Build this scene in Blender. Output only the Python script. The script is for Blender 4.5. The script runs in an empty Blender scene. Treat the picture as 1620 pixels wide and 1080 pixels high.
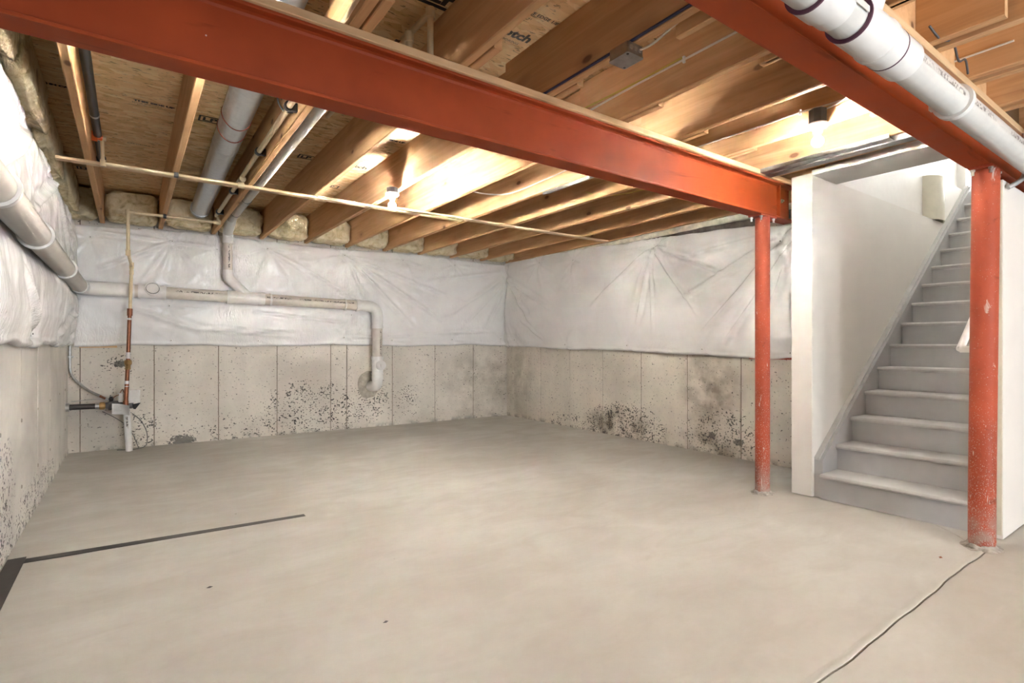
import bpy, bmesh, math, random
import numpy as np
from mathutils import Vector, Matrix, noise as mnoise

random.seed(7)
rng = np.random.default_rng(11)
SC = bpy.context.scene
COL = SC.collection

# ------------------------------------------------------------------ camera
F_PX, HORIZON, CAM_Z = 846.4, 545.0, 1.2
YAW = math.atan((810 - 205.7) / F_PX)
cam_data = bpy.data.cameras.new('camera')
cam = bpy.data.objects.new('camera', cam_data)
COL.objects.link(cam)
cam.location = (0, 0, CAM_Z)
cam.rotation_euler = (math.pi / 2, 0, -YAW)
cam_data.sensor_width = 36.0
cam_data.lens = F_PX / 1620 * 36
cam_data.shift_y = (HORIZON - 540) / 1620
cam_data.clip_start = 0.02
SC.camera = cam

# ------------------------------------------------------------------ world, lights, exposure
world = bpy.data.worlds.new('world')
SC.world = world
world.use_nodes = True
world.node_tree.nodes['Background'].inputs[0].default_value = (0.75, 0.85, 1.0, 1)
world.node_tree.nodes['Background'].inputs[1].default_value = 1.0
SC.view_settings.view_transform = 'Standard'
SC.view_settings.look = 'None'
SC.view_settings.exposure = 0.32
SC.view_settings.gamma = 1.0
SC.view_settings.use_curve_mapping = False
SC.cycles.use_denoising = True
SC.cycles.max_bounces = 5
SC.cycles.diffuse_bounces = 5
SC.cycles.glossy_bounces = 2
SC.cycles.caustics_reflective = False
SC.cycles.caustics_refractive = False
SC.cycles.use_light_tree = False
SC.cycles.light_sampling_threshold = 0.04
SC.cycles.adaptive_threshold = 0.2
SC.cycles.sample_clamp_indirect = 6.0

BULB_W = {'far': 150.0, 'mid': 62.0, 'rear': 64.0, 'beam': 44.0, 'duct': 50.0, 'hall': 62.0}          # radiant watts; far and mid are real bulbs, the others added unseen fill
BULB_COL = (1.0, 0.925, 0.835)


def area_light(name, loc, rot, sx, sy, power, col):
    d = bpy.data.lights.new(name, 'AREA')
    d.shape = 'RECTANGLE'; d.size = sx; d.size_y = sy; d.energy = power; d.color = col
    o = bpy.data.objects.new(name, d)
    o.location = loc; o.rotation_euler = rot
    COL.objects.link(o)
    return o


# added area lamps: fill from an invented patio door, daylight at the hall window
area_light('added_fill_patio_door', (2.6, -4.08, 1.1), (math.radians(90), 0, 0), 2.4, 1.9, 215, (0.84, 0.92, 1.0))
area_light('added_fill_hall_window', (10.25, 2.0, 4.3), (0, math.radians(90), 0), 1.4, 1.2, 150, (0.93, 0.96, 1.0))

# ------------------------------------------------------------------ mesh helpers


class MB:
    def __init__(self):
        self.v = []; self.f = []

    def add(self, vs, fs):
        b = len(self.v)
        self.v += [tuple(map(float, p)) for p in vs]
        self.f += [tuple(b + i for i in q) for q in fs]
        return self

    def box(self, x0, x1, y0, y1, z0, z1):
        return self.add([(x0, y0, z0), (x1, y0, z0), (x1, y1, z0), (x0, y1, z0), (x0, y0, z1), (x1, y0, z1), (x1, y1, z1), (x0, y1, z1)],
                        [(0, 3, 2, 1), (4, 5, 6, 7), (0, 1, 5, 4), (1, 2, 6, 5), (2, 3, 7, 6), (3, 0, 4, 7)])

    def prism(self, prof, axis, a0, a1):
        """extrude a 2-D profile (counter-clockwise) along axis 'x', 'y' or 'z'"""
        n = len(prof)

        def P(a, p):
            return {'x': (a, p[0], p[1]), 'y': (p[0], a, p[1]), 'z': (p[0], p[1], a)}[axis]
        vs = [P(a0, p) for p in prof] + [P(a1, p) for p in prof]
        fs = [(i, (i + 1) % n, n + (i + 1) % n, n + i) for i in range(n)]
        fs += [tuple(range(n - 1, -1, -1)), tuple(range(n, 2 * n))]
        return self.add(vs, fs)

    def cbox(self, x0, x1, y0, y1, z0, z1, c, axis='y'):
        """a bar with four chamfered long edges"""
        if axis == 'y':
            a, b, d, e = x0, x1, z0, z1; s, t = y0, y1
        elif axis == 'x':
            a, b, d, e = y0, y1, z0, z1; s, t = x0, x1
        else:
            a, b, d, e = x0, x1, y0, y1; s, t = z0, z1
        prof = [(a + c, d), (b - c, d), (b, d + c), (b, e - c), (b - c, e), (a + c, e), (a, e - c), (a, d + c)]
        return self.prism(prof, axis, s, t)

    def tube(self, pts, r, n=14, caps=True):
        pts = [Vector(p) for p in pts]
        rs = r if isinstance(r, (list, tuple)) else [r] * len(pts)
        tang = []
        for i in range(len(pts)):
            a = pts[max(0, i - 1)]; b = pts[min(len(pts) - 1, i + 1)]
            d = (b - a)
            tang.append(d.normalized() if d.length > 1e-9 else (tang[-1] if tang else Vector((0, 0, 1))))
        ref = Vector((0, 0, 1)) if abs(tang[0].z) < 0.9 else Vector((1, 0, 0))
        u = tang[0].cross(ref).normalized()
        rings = []
        for i, p in enumerate(pts):
            t = tang[i]
            u = (u - t * u.dot(t)).normalized()
            w = t.cross(u)
            rings.append([p + (u * math.cos(2 * math.pi * k / n) + w * math.sin(2 * math.pi * k / n)) * rs[i] for k in range(n)])
        vs = [q for R in rings for q in R]
        fs = []
        for i in range(len(pts) - 1):
            for k in range(n):
                fs.append((i * n + k, i * n + (k + 1) % n, (i + 1) * n + (k + 1) % n, (i + 1) * n + k))
        if caps:
            fs.append(tuple(range(n - 1, -1, -1)))
            m = (len(pts) - 1) * n
            fs.append(tuple(range(m, m + n)))
        return self.add(vs, fs)

    def ring(self, p0, p1, ro, ri, n=20):
        """a flat collar: outer and inner radius between two points"""
        p0 = Vector(p0); p1 = Vector(p1)
        t = (p1 - p0).normalized()
        ref = Vector((0, 0, 1)) if abs(t.z) < 0.9 else Vector((1, 0, 0))
        u = t.cross(ref).normalized(); w = t.cross(u)
        vs = []
        for p, r in ((p0, ri), (p0, ro), (p1, ro), (p1, ri)):
            vs += [p + (u * math.cos(2 * math.pi * k / n) + w * math.sin(2 * math.pi * k / n)) * r for k in range(n)]
        fs = []
        for j in range(4):
            for k in range(n):
                fs.append((j * n + k, j * n + (k + 1) % n, ((j + 1) % 4) * n + (k + 1) % n, ((j + 1) % 4) * n + k))
        return self.add(vs, fs)

    def lathe(self, prof, c, n=20):
        """profile of (radius, z) round a vertical axis at c"""
        vs = []
        for r, z in prof:
            vs += [(c[0] + r * math.cos(2 * math.pi * k / n), c[1] + r * math.sin(2 * math.pi * k / n), c[2] + z) for k in range(n)]
        fs = []
        for j in range(len(prof) - 1):
            for k in range(n):
                fs.append((j * n + k, j * n + (k + 1) % n, (j + 1) * n + (k + 1) % n, (j + 1) * n + k))
        fs.append(tuple(range(n - 1, -1, -1)))
        m = (len(prof) - 1) * n
        fs.append(tuple(range(m, m + n)))
        return self.add(vs, fs)

    def mesh(self, name, smooth=None):
        me = bpy.data.meshes.new(name)
        me.from_pydata(self.v, [], self.f)
        me.validate()
        bm = bmesh.new(); bm.from_mesh(me)
        bmesh.ops.recalc_face_normals(bm, faces=bm.faces)
        bm.to_mesh(me); bm.free()
        if smooth is not None:
            me.shade_smooth()
            if smooth < 179:
                me.set_sharp_from_angle(angle=math.radians(smooth))
        return me


def link(name, me, m, parent=None):
    o = bpy.data.objects.new(name, me)
    COL.objects.link(o)
    if m is not None and not me.materials:
        me.materials.append(m)
    if parent is not None:
        o.parent = parent
        # parents sit unrotated at their base: undo the offsets so that meshes stay in world coordinates
        off = Vector(parent.location)
        p = parent.parent
        while p is not None:
            p = p.parent
        o.matrix_parent_inverse = Matrix.Translation(-world_loc(parent))
    return o


WL = {}


def world_loc(o):
    return WL.get(o.name, Vector((0, 0, 0)))


def part(name, mb, m, parent=None, smooth=None, label=None):
    o = link(name, mb.mesh(name, smooth), m, parent)
    if label: o['label'] = label
    return o


def tag(o, label, cat, group=None, kind=None):
    o['label'] = label; o['category'] = cat
    if group: o['group'] = group
    if kind: o['kind'] = kind
    return o


def thing(name, label, cat, loc=(0, 0, 0), group=None, kind=None):
    o = bpy.data.objects.new(name, None)
    COL.objects.link(o)
    o.location = loc
    o.empty_display_size = 0.05
    WL[o.name] = Vector(loc)
    return tag(o, label, cat, group, kind)


def struct(name, label, loc=(0, 0, 0)):
    o = bpy.data.objects.new(name, None)
    COL.objects.link(o); o.location = loc
    WL[o.name] = Vector(loc)
    o['kind'] = 'structure'; o['label'] = label
    return o


def smesh(name, mb, m, label, smooth=None):
    o = part(name, mb, m, None, smooth)
    o['kind'] = 'structure'; o['label'] = label
    return o


def rounded(pts, rad, seg=6):
    """polyline with its inner corners rounded to radius rad"""
    P = [Vector(p) for p in pts]
    out = [P[0]]
    for i in range(1, len(P) - 1):
        a = (P[i - 1] - P[i]); b = (P[i + 1] - P[i])
        r = min(rad, a.length * .49, b.length * .49)
        A = P[i] + a.normalized() * r; B = P[i] + b.normalized() * r
        for k in range(seg + 1):
            t = k / seg
            out.append(A * (1 - t) ** 2 + P[i] * 2 * t * (1 - t) + B * t * t)
    out.append(P[-1])
    return out


def smooth_path(pts, seg=8):
    P = [Vector(p) for p in pts]
    P = [P[0]] + P + [P[-1]]
    out = []
    for i in range(1, len(P) - 2):
        for k in range(seg):
            t = k / seg
            a, b, c, d = P[i - 1], P[i], P[i + 1], P[i + 2]
            out.append(0.5 * ((2 * b) + (c - a) * t + (2 * a - 5 * b + 4 * c - d) * t * t + (3 * b - a - 3 * c + d) * t ** 3))
    out.append(P[-2])
    return out


# ------------------------------------------------------------------ materials


class NT:
    def __init__(self, name, rough=0.6, metal=0.0, color=(0.5, 0.5, 0.5), spec=0.5):
        self.m = bpy.data.materials.new(name)
        self.m.use_nodes = True
        self.t = self.m.node_tree
        self.b = self.t.nodes['Principled BSDF']
        self.b.inputs['Base Color'].default_value = (*color, 1)
        self.b.inputs['Roughness'].default_value = rough
        self.b.inputs['Metallic'].default_value = metal
        self.b.inputs['Specular IOR Level'].default_value = spec

    def n(self, typ, ins=None, **kw):
        nd = self.t.nodes.new(typ)
        for k, v in kw.items(): setattr(nd, k, v)
        for k, v in (ins or {}).items(): self.set(nd.inputs[k], v)
        return nd

    def set(self, sock, v):
        if isinstance(v, bpy.types.NodeSocket): self.t.links.new(v, sock)
        elif isinstance(v, bpy.types.Node): self.t.links.new(v.outputs[0], sock)
        elif isinstance(v, (tuple, list)) and sock.type == 'RGBA' and len(v) == 3: sock.default_value = (*v, 1)
        else: sock.default_value = v

    def pos(self, scale=(1, 1, 1), rand=False, rot=(0, 0, 0)):
        g = self.n('ShaderNodeNewGeometry').outputs['Position']
        if rand:
            oi = self.n('ShaderNodeObjectInfo').outputs['Random']
            mul = self.n('ShaderNodeMath', {0: oi, 1: 37.0}, operation='MULTIPLY')
            cx = self.n('ShaderNodeCombineXYZ', {0: mul, 1: mul, 2: mul})
            g = self.n('ShaderNodeVectorMath', {0: g, 1: cx}, operation='ADD').outputs[0]
        return self.n('ShaderNodeMapping', {'Vector': g, 'Scale': scale, 'Rotation': rot}).outputs[0]

    def noise(self, vec, scale, detail=4, rough=0.55, dist=0.0):
        return self.n('ShaderNodeTexNoise', {'Vector': vec, 'Scale': scale, 'Detail': min(detail, 3), 'Roughness': rough, 'Distortion': dist}).outputs['Fac']

    def voro(self, vec, scale, feature='F1', out='Distance', rnd=1.0):
        return self.n('ShaderNodeTexVoronoi', {'Vector': vec, 'Scale': scale, 'Randomness': rnd}, feature=feature).outputs[out]

    def ramp(self, fac, stops):
        r = self.n('ShaderNodeValToRGB', {'Fac': fac})
        el = r.color_ramp.elements
        while len(el) < len(stops): el.new(0.5)
        for e, (p, c) in zip(el, stops):
            e.position = p
            e.color = (*c, 1) if isinstance(c, (tuple, list)) else (c, c, c, 1)
        return r.outputs[0]

    def mix(self, fac, a, b, mode='MIX'):
        x = self.n('ShaderNodeMix', data_type='RGBA', blend_type=mode)
        self.set(x.inputs[0], fac); self.set(x.inputs[6], a); self.set(x.inputs[7], b)
        return x.outputs[2]

    def math(self, op, a, b=0.0):
        return self.n('ShaderNodeMath', {0: a, 1: b}, operation=op).outputs[0]

    def mapr(self, v, a, b, c=0.0, d=1.0):
        return self.n('ShaderNodeMapRange', {0: v, 1: a, 2: b, 3: c, 4: d}).outputs[0]

    def sep(self, vec):
        return self.n('ShaderNodeSeparateXYZ', {0: vec}).outputs

    def col(self, c): self.set(self.b.inputs['Base Color'], c)
    def rough(self, c): self.set(self.b.inputs['Roughness'], c)

    def bump(self, h, strength=0.3, dist=0.01):
        self.set(self.b.inputs['Normal'], self.n('ShaderNodeBump', {'Height': h, 'Strength': strength, 'Distance': dist}))


M = {}


def plain(name, color, rough=0.5, metal=0.0, var=0.06, scale=14.0, spec=0.5):
    t = NT(name, rough, metal, color, spec)
    v = t.noise(t.pos(), scale, 4)
    lo = tuple(c * (1 - var) for c in color); hi = tuple(min(1, c * (1 + var)) for c in color)
    t.col(t.ramp(v, [(0.3, lo), (0.7, hi)]))
    M[name] = t.m
    return t


def mat_lumber(name, axis, lo, mid, hi):
    t = NT(name, 0.72, spec=0.25)
    sc = {'y': (9, 0.55, 9), 'x': (0.55, 9, 9)}[axis]
    p = t.pos(sc, rand=True)
    g = t.noise(p, 1.6, 6, 0.6, 1.1)
    fine = t.noise(p, 9.0, 3, 0.5)
    c = t.ramp(g, [(0.25, lo), (0.5, mid), (0.75, hi)])
    c = t.mix(t.mapr(fine, 0.4, 0.75, 0.0, 0.28), c, lo)
    broad = t.noise(t.pos((1.5, 1.5, 1.5), rand=True), 1.0, 2)
    c = t.mix(t.mapr(broad, 0.35, 0.7, 0.0, 0.5), c, mid)
    kp = t.pos({'y': (4.6, 2.3, 4.6), 'x': (2.3, 4.6, 4.6)}[axis], rand=True)
    k = t.voro(kp, 1.0)
    kn = t.mapr(k, 0.06, 0.10, 0.9, 0.0)
    c = t.mix(kn, c, (0.07, 0.035, 0.018))
    halo = t.mapr(k, 0.08, 0.26, 0.4, 0.0)
    c = t.mix(halo, c, (0.30, 0.15, 0.07))
    t.col(c)
    M[name] = t.m


mat_lumber('joist_wood', 'y', (0.50, 0.275, 0.125), (0.66, 0.395, 0.195), (0.77, 0.50, 0.275))
mat_lumber('plate_wood', 'x', (0.56, 0.36, 0.19), (0.70, 0.475, 0.27), (0.78, 0.56, 0.35))
mat_lumber('strip_wood', 'x', (0.66, 0.46, 0.27), (0.78, 0.58, 0.37), (0.84, 0.66, 0.46))


def mat_osb():
    t = NT('osb', 0.75, spec=0.2)
    warp = t.n('ShaderNodeTexNoise', {'Vector': t.pos(), 'Scale': 5.0, 'Detail': 2.0}).outputs['Color']
    p = t.pos((9, 22, 10))
    pv = t.n('ShaderNodeVectorMath', {0: p, 1: warp}, operation='ADD').outputs[0]
    cells = t.n('ShaderNodeTexVoronoi', {'Vector': pv, 'Scale': 1.2}, feature='F1').outputs['Color']
    v = t.sep(cells)[0]
    c = t.ramp(v, [(0.0, (0.68, 0.44, 0.20)), (0.35, (0.83, 0.58, 0.30)), (0.7, (0.90, 0.67, 0.38)), (1.0, (0.94, 0.76, 0.48))])
    v2 = t.sep(t.n('ShaderNodeTexVoronoi', {'Vector': t.pos((10, 40, 10), rot=(0, 0, 0.5)), 'Scale': 1.0}, feature='F1').outputs['Color'])[1]
    c = t.mix(t.mapr(v2, 0.0, 1.0, 0.0, 0.35), c, (0.84, 0.58, 0.29))
    dk = t.noise(t.pos((12, 44, 10)), 1.3, 3, 0.6, 0.4)
    c = t.mix(t.mapr(dk, 0.60, 0.67, 0.0, 0.8), c, (0.16, 0.085, 0.035))
    dk2 = t.noise(t.pos((5, 48, 10)), 1.7, 1, 0.5)
    c = t.mix(t.mapr(dk2, 0.70, 0.76, 0.0, 0.6), c, (0.20, 0.11, 0.045))
    t.col(c)
    M['osb'] = t.m


mat_osb()


def blob(t, axes, pos, cx, cy, rx, ry):
    """soft elliptical mask round a spot on a wall; axes: which coordinates"""
    s = t.sep(pos)
    a = t.math('DIVIDE', t.math('SUBTRACT', s[axes[0]], cx), rx)
    b = t.math('DIVIDE', t.math('SUBTRACT', s[axes[1]], cy), ry)
    d = t.math('ADD', t.math('MULTIPLY', a, a), t.math('MULTIPLY', b, b))
    return t.mapr(d, 0.0, 1.0, 1.0, 0.0)


def mat_concrete(name, base, axes, spots=(), tone=(), dabs=()):
    t = NT(name, 0.85, spec=0.25)
    P = t.pos()
    big = t.noise(t.pos((1, 1, 1.3)), 1.1, 4, 0.6, 0.3)
    streak = t.noise(t.pos((3.0, 3.0, 0.35)), 1.2, 4, 0.55)
    fine = t.noise(P, 26, 5, 0.6)
    lo = tuple(x * 0.80 for x in base); hi = tuple(min(1, x * 1.12) for x in base)
    c = t.ramp(big, [(0.30, lo), (0.52, base), (0.72, hi)])
    c = t.mix(t.mapr(streak, 0.42, 0.72, 0.0, 0.35), c, tuple(x * 0.78 for x in base))
    c = t.mix(t.mapr(fine, 0.35, 0.7, 0.0, 0.16), c, tuple(x * 0.66 for x in base))
    holes = t.voro(t.pos((1, 1, 1)), 20)
    keep = t.noise(P, 3.1, 2)
    hm = t.math('MULTIPLY', t.mapr(holes, 0.04, 0.09, 1.0, 0.0), t.mapr(keep, 0.60, 0.68))
    c = t.mix(t.math('MULTIPLY', hm, 0.5), c, (0.10, 0.095, 0.09))
    for (cx, cz, rx, rz, k) in tone:
        m = t.math('MULTIPLY', blob(t, axes, P, cx, cz, rx, rz), t.mapr(t.noise(P, 4.5, 4), 0.35, 0.62))
        c = t.mix(t.math('MULTIPLY', m, k), c, (0.17, 0.14, 0.10))
    spk = t.noise(t.pos((1, 1, 1.3)), 42, 2, 0.5)
    spk2 = t.noise(t.pos((1, 1, 1)), 9, 3, 0.5)
    for (cx, cz, rx, rz, k) in spots:
        m = blob(t, axes, P, cx, cz, rx, rz)
        m = t.mapr(m, 0.0, 0.55)
        thr = t.math('ADD', t.math('MULTIPLY', spk, 0.7), t.math('MULTIPLY', spk2, 0.3))
        thr = t.math('ADD', thr, t.math('MULTIPLY', m, 0.05))
        q = t.math('MULTIPLY', t.mapr(thr, k, k + 0.025), t.mapr(m, 0.0, 0.25))
        c = t.mix(t.math('MULTIPLY', q, 0.86), c, (0.055, 0.052, 0.05))
    for (cx, cz, rx, rz) in dabs:
        m = t.math('ADD', blob(t, axes, P, cx, cz, rx, rz), t.math('MULTIPLY', t.math('SUBTRACT', spk, 0.5), 2.2))
        c = t.mix(t.math('MULTIPLY', t.mapr(m, 0.35, 0.5), 0.82), c, (0.09, 0.085, 0.08))
    # grime along the foot of the wall
    z = t.sep(P)[2]
    foot = t.math('MULTIPLY', t.mapr(z, 0.0, 0.07, 1.0, 0.0), t.mapr(spk2, 0.45, 0.6))
    c = t.mix(t.math('MULTIPLY', foot, 0.6), c, (0.11, 0.10, 0.09))
    t.col(c)
    t.bump(fine, 0.2, 0.006)
    M[name] = t.m


CB = (0.70, 0.655, 0.58)
mat_concrete('concrete_back', CB, (0, 2),
             spots=[(2.05, 0.34, 0.75, 0.40, 0.605), (2.75, 0.33, 0.5, 0.28, 0.60), (3.42, 0.36, 0.22, 0.3, 0.61), (0.1, 0.2, 0.22, 0.25, 0.61),
                    (1.6, 0.1, 1.2, 0.25, 0.625), (-0.12, 0.98, 0.22, 0.16, 0.62)],
             dabs=[(0.52, 0.03, 0.17, 0.10), (-0.08, 0.98, 0.10, 0.06)],
             tone=[(4.75, 0.55, 0.9, 0.7, 0.45)])
mat_concrete('concrete_right', (0.72, 0.67, 0.585), (1, 2),
             spots=[(4.85, 0.14, 0.75, 0.34, 0.585), (3.4, 0.22, 0.5, 0.3, 0.60), (5.9, 0.05, 0.5, 0.2, 0.61)],
             dabs=[(3.52, 0.20, 0.06, 0.05), (3.2, 0.17, 0.08, 0.05)],
             tone=[(4.9, 0.16, 0.7, 0.25, 1.0), (3.55, 0.7, 0.45, 0.6, 0.75), (3.6, 0.05, 0.7, 0.2, 0.9), (7.1, 0.6, 0.5, 0.7, 0.4)])
mat_concrete('concrete_left', (0.72, 0.69, 0.635), (1, 2), spots=[(3.9, 0.25, 0.5, 0.5, 0.605), (5.2, 0.08, 1.4, 0.2, 0.61)])


def mat_floor():
    t = NT('concrete_floor', 0.5, spec=0.3)
    P = t.pos()
    big = t.noise(P, 0.75, 5, 0.6, 0.6)
    mid = t.noise(t.pos((1, 2.2, 1)), 2.2, 5, 0.6, 0.8)
    fine = t.noise(P, 30, 4, 0.6)
    c = t.ramp(big, [(0.32, (0.45, 0.428, 0.38)), (0.5, (0.50, 0.484, 0.438)), (0.66, (0.56, 0.55, 0.505))])
    c = t.mix(t.mapr(mid, 0.45, 0.75, 0.0, 0.35), c, (0.415, 0.385, 0.33))
    c = t.mix(t.mapr(mid, 0.25, 0.42, 0.3, 0.0), c, (0.55, 0.535, 0.49))
    c = t.mix(t.mapr(fine, 0.4, 0.75, 0.0, 0.10), c, (0.40, 0.33, 0.25))
    # damp, darker patch along the wall on the far side and by the stair wall
    d1 = t.math('MULTIPLY', blob(t, (0, 1), P, 5.1, 5.2, 1.2, 2.4), t.mapr(t.noise(P, 1.6, 5, 0.6, 0.8), 0.38, 0.62))
    c = t.mix(t.math('MULTIPLY', d1, 0.38), c, (0.40, 0.335, 0.25))
    sp = t.voro(P, 2.2)
    c = t.mix(t.mapr(sp, 0.012, 0.022, 0.7, 0.0), c, (0.12, 0.08, 0.05))
    t.col(c)
    t.rough(t.mapr(mid, 0.3, 0.7, 0.42, 0.62))
    M['concrete_floor'] = t.m


mat_floor()


def mat_film():
    t = NT('film', 0.3, spec=0.5)
    P = t.pos()
    c = t.ramp(t.noise(P, 1.7, 3), [(0.3, (0.83, 0.82, 0.81)), (0.7, (0.88, 0.87, 0.86))])
    t.col(c)
    crk = t.noise(t.pos((17, 17, 6)), 1.4, 2, 0.6, 1.6)
    area = t.mapr(t.noise(P, 1.1, 2), 0.44, 0.62)
    fine = t.noise(t.pos((24, 24, 9)), 1.0, 3, 0.55, 0.8)
    h = t.math('ADD', t.math('MULTIPLY', crk, area), t.math('MULTIPLY', fine, 0.18))
    t.bump(h, 0.8, 0.016)
    t.rough(0.22)
    M['film'] = t.m


mat_film()


def mat_batt():
    t = NT('batt', 0.95, spec=0.1)
    P = t.pos()
    v = t.noise(P, 9, 6, 0.65, 0.9)
    c = t.ramp(v, [(0.28, (0.48, 0.38, 0.20)), (0.45, (0.72, 0.61, 0.39)), (0.62, (0.82, 0.73, 0.53)), (0.8, (0.88, 0.82, 0.66))])
    w = t.noise(t.pos((1, 1, 1)), 3.4, 4, 0.6)
    c = t.mix(t.mapr(w, 0.58, 0.72, 0.0, 0.75), c, (0.20, 0.15, 0.08))
    t.col(c)
    t.bump(t.noise(P, 45, 4, 0.7), 0.5, 0.02)
    M['batt'] = t.m


mat_batt()


def mat_red(name, base, scuff=0.0, specks=False):
    t = NT(name, 0.55, spec=0.22)
    P = t.pos()
    v = t.noise(P, 3.0, 5, 0.6)
    c = t.ramp(v, [(0.3, tuple(x * 0.82 for x in base)), (0.7, tuple(min(1, x * 1.12) for x in base))])
    w = t.noise(t.pos((1.2, 9, 9)), 1.8, 4, 0.6, 0.5)
    c = t.mix(t.mapr(w, 0.62, 0.75, 0.0, 0.55), c, tuple(x * 0.35 for x in base))
    if specks:
        z = t.sep(P)[2]
        s = t.noise(t.pos((1, 1, 0.7)), 190, 2, 0.5)
        low = t.mapr(z, 0.0, 1.25, 0.11, 0.0)
        q = t.mapr(t.math('ADD', s, low), 0.70, 0.74)
        c = t.mix(t.math('MULTIPLY', q, 0.85), c, (0.55, 0.50, 0.44))
        dirt = t.math('MULTIPLY', t.mapr(z, 0.0, 0.28, 1.0, 0.0), t.mapr(t.noise(P, 14, 4), 0.35, 0.6))
        c = t.mix(t.math('MULTIPLY', dirt, 0.8), c, (0.33, 0.30, 0.26))
        sc = t.noise(t.pos((6, 6, 2.2)), 2.2, 4, 0.6, 1.5)
        c = t.mix(t.mapr(sc, 0.655, 0.70, 0.0, 0.7), c, (0.62, 0.55, 0.48))
    else:
        d = t.voro(P, 9)
        keep = t.mapr(t.noise(P, 3.0), 0.56, 0.6)
        c = t.mix(t.math('MULTIPLY', t.math('MULTIPLY', t.mapr(d, 0.02, 0.04, 1.0, 0.0), keep), 0.8), c, (0.7, 0.6, 0.55))
    t.col(c)
    t.rough(t.mapr(v, 0.3, 0.7, 0.48, 0.66))
    M[name] = t.m


mat_red('red_beam', (0.31, 0.052, 0.0135))
mat_red('red_post', (0.37, 0.072, 0.034), specks=True)

plain('pvc', (0.66, 0.615, 0.545), 0.32, var=0.05)
plain('pvc_fitting', (0.80, 0.79, 0.765), 0.28, var=0.03)
plain('pvc_grey', (0.66, 0.655, 0.625), 0.30, var=0.05)
plain('cpvc', (0.74, 0.60, 0.38), 0.35, var=0.06)
plain('hanger_white', (0.80, 0.79, 0.76), 0.4)
plain('primer_purple', (0.085, 0.03, 0.06), 0.5)
plain('copper', (0.30, 0.115, 0.06), 0.38, 0.75, 0.25, 20)
plain('brass', (0.40, 0.25, 0.10), 0.35, 0.8, 0.2, 20)
plain('black_pipe', (0.022, 0.020, 0.020), 0.35)
plain('black_plastic', (0.02, 0.02, 0.022), 0.4)
plain('foil', (0.86, 0.86, 0.86), 0.34, 0.7, 0.05, 30)
plain('galvanised', (0.52, 0.52, 0.51), 0.38, 0.9, 0.12, 30)
plain('duct_seal', (0.45, 0.12, 0.08), 0.6)
plain('stair_paint', (0.40, 0.393, 0.385), 0.42, var=0.05, scale=5)
plain('stair_tread_paint', (0.50, 0.49, 0.47), 0.38, var=0.08, scale=7)
plain('drywall', (0.79, 0.755, 0.695), 0.62, var=0.02, scale=3, spec=0.3)
plain('trim_white', (0.86, 0.84, 0.80), 0.4, var=0.02)
plain('roll_cream', (0.66, 0.62, 0.50), 0.45, var=0.04)
plain('porcelain', (0.86, 0.85, 0.82), 0.2)
plain('box_dark', (0.09, 0.085, 0.085), 0.5, 0.0, 0.2)
plain('cable_white', (0.78, 0.72, 0.62), 0.5)
plain('cable_yellow', (0.55, 0.42, 0.08), 0.5)
plain('cable_blue', (0.035, 0.04, 0.085), 0.4)
plain('cable_grey', (0.40, 0.40, 0.39), 0.45)
plain('ink', (0.030, 0.024, 0.020), 0.8)
plain('tape_black', (0.036, 0.030, 0.027), 0.5, var=0.4, scale=6)
plain('grout', (0.36, 0.33, 0.29), 0.95, var=0.3, scale=40)
plain('joint_dark', (0.13, 0.11, 0.09), 0.95, var=0.3)
plain('joint_brown', (0.20, 0.165, 0.125), 0.95, var=0.3)
plain('valve_orange', (0.72, 0.13, 0.02), 0.4)
plain('paper_tag', (0.78, 0.76, 0.74), 0.7)
plain('steel_bolt', (0.66, 0.65, 0.62), 0.35, 0.8)
plain('meter_white', (0.66, 0.64, 0.61), 0.5)
plain('patch_cement', (0.40, 0.365, 0.31), 0.95, var=0.2, scale=20)
plain('batt_facing', (0.74, 0.70, 0.58), 0.7, var=0.2, scale=12)
plain('upper_paint', (0.84, 0.815, 0.77), 0.6, var=0.02)
plain('handrail_paint', (0.88, 0.86, 0.82), 0.3)


def emission(name, col, strength):
    m = bpy.data.materials.new(name); m.use_nodes = True
    t = m.node_tree; t.nodes.remove(t.nodes['Principled BSDF'])
    e = t.nodes.new('ShaderNodeEmission')
    e.inputs[0].default_value = (*col, 1); e.inputs[1].default_value = strength
    t.links.new(e.outputs[0], t.nodes['Material Output'].inputs[0])
    M[name] = m


BULB_R = 0.033
for k_, w_ in BULB_W.items():
    emission('bulb_glow_' + k_, BULB_COL, w_ / (math.pi * 4 * math.pi * BULB_R ** 2))
emission('sky_pane', (0.55, 0.72, 1.0), 1.6)


def mat_pipeprint(name, base):
    """a strip of pipe wall with a broken line of small black print along X, Y or Z"""
    t = NT(name, 0.32, color=base)
    P = t.pos((60, 60, 60))
    v = t.noise(P, 1.0, 2, 0.5)
    gate = t.noise(t.pos((2.3, 2.3, 2.3)), 1.0, 1)
    q = t.math('MULTIPLY', t.mapr(v, 0.47, 0.53), t.mapr(gate, 0.43, 0.48))
    t.col(t.mix(t.math('MULTIPLY', q, 0.8), base, (0.07, 0.06, 0.06)))
    M[name] = t.m


mat_pipeprint('print_on_pvc', (0.66, 0.615, 0.545))
mat_pipeprint('print_on_grey', (0.66, 0.655, 0.625))

# ------------------------------------------------------------------ key dimensions
XL, XR = -0.56, 5.22            # concrete walls
JZ, SUBZ = 2.57, 2.915          # joist underside, subfloor underside
YREAR = -4.2
STEP, J0 = 0.5485, 1.37


def YB(x):                      # the far wall stands a little askew
    return 7.662 - 0.0345 * (x + 0.5)


# ------------------------------------------------------------------ floor
floor = struct('floor', 'beige troweled concrete basement floor with a tooled joint', (2, 2, 0))
jx = np.linspace(-0.6, 4.06, 60)


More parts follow.
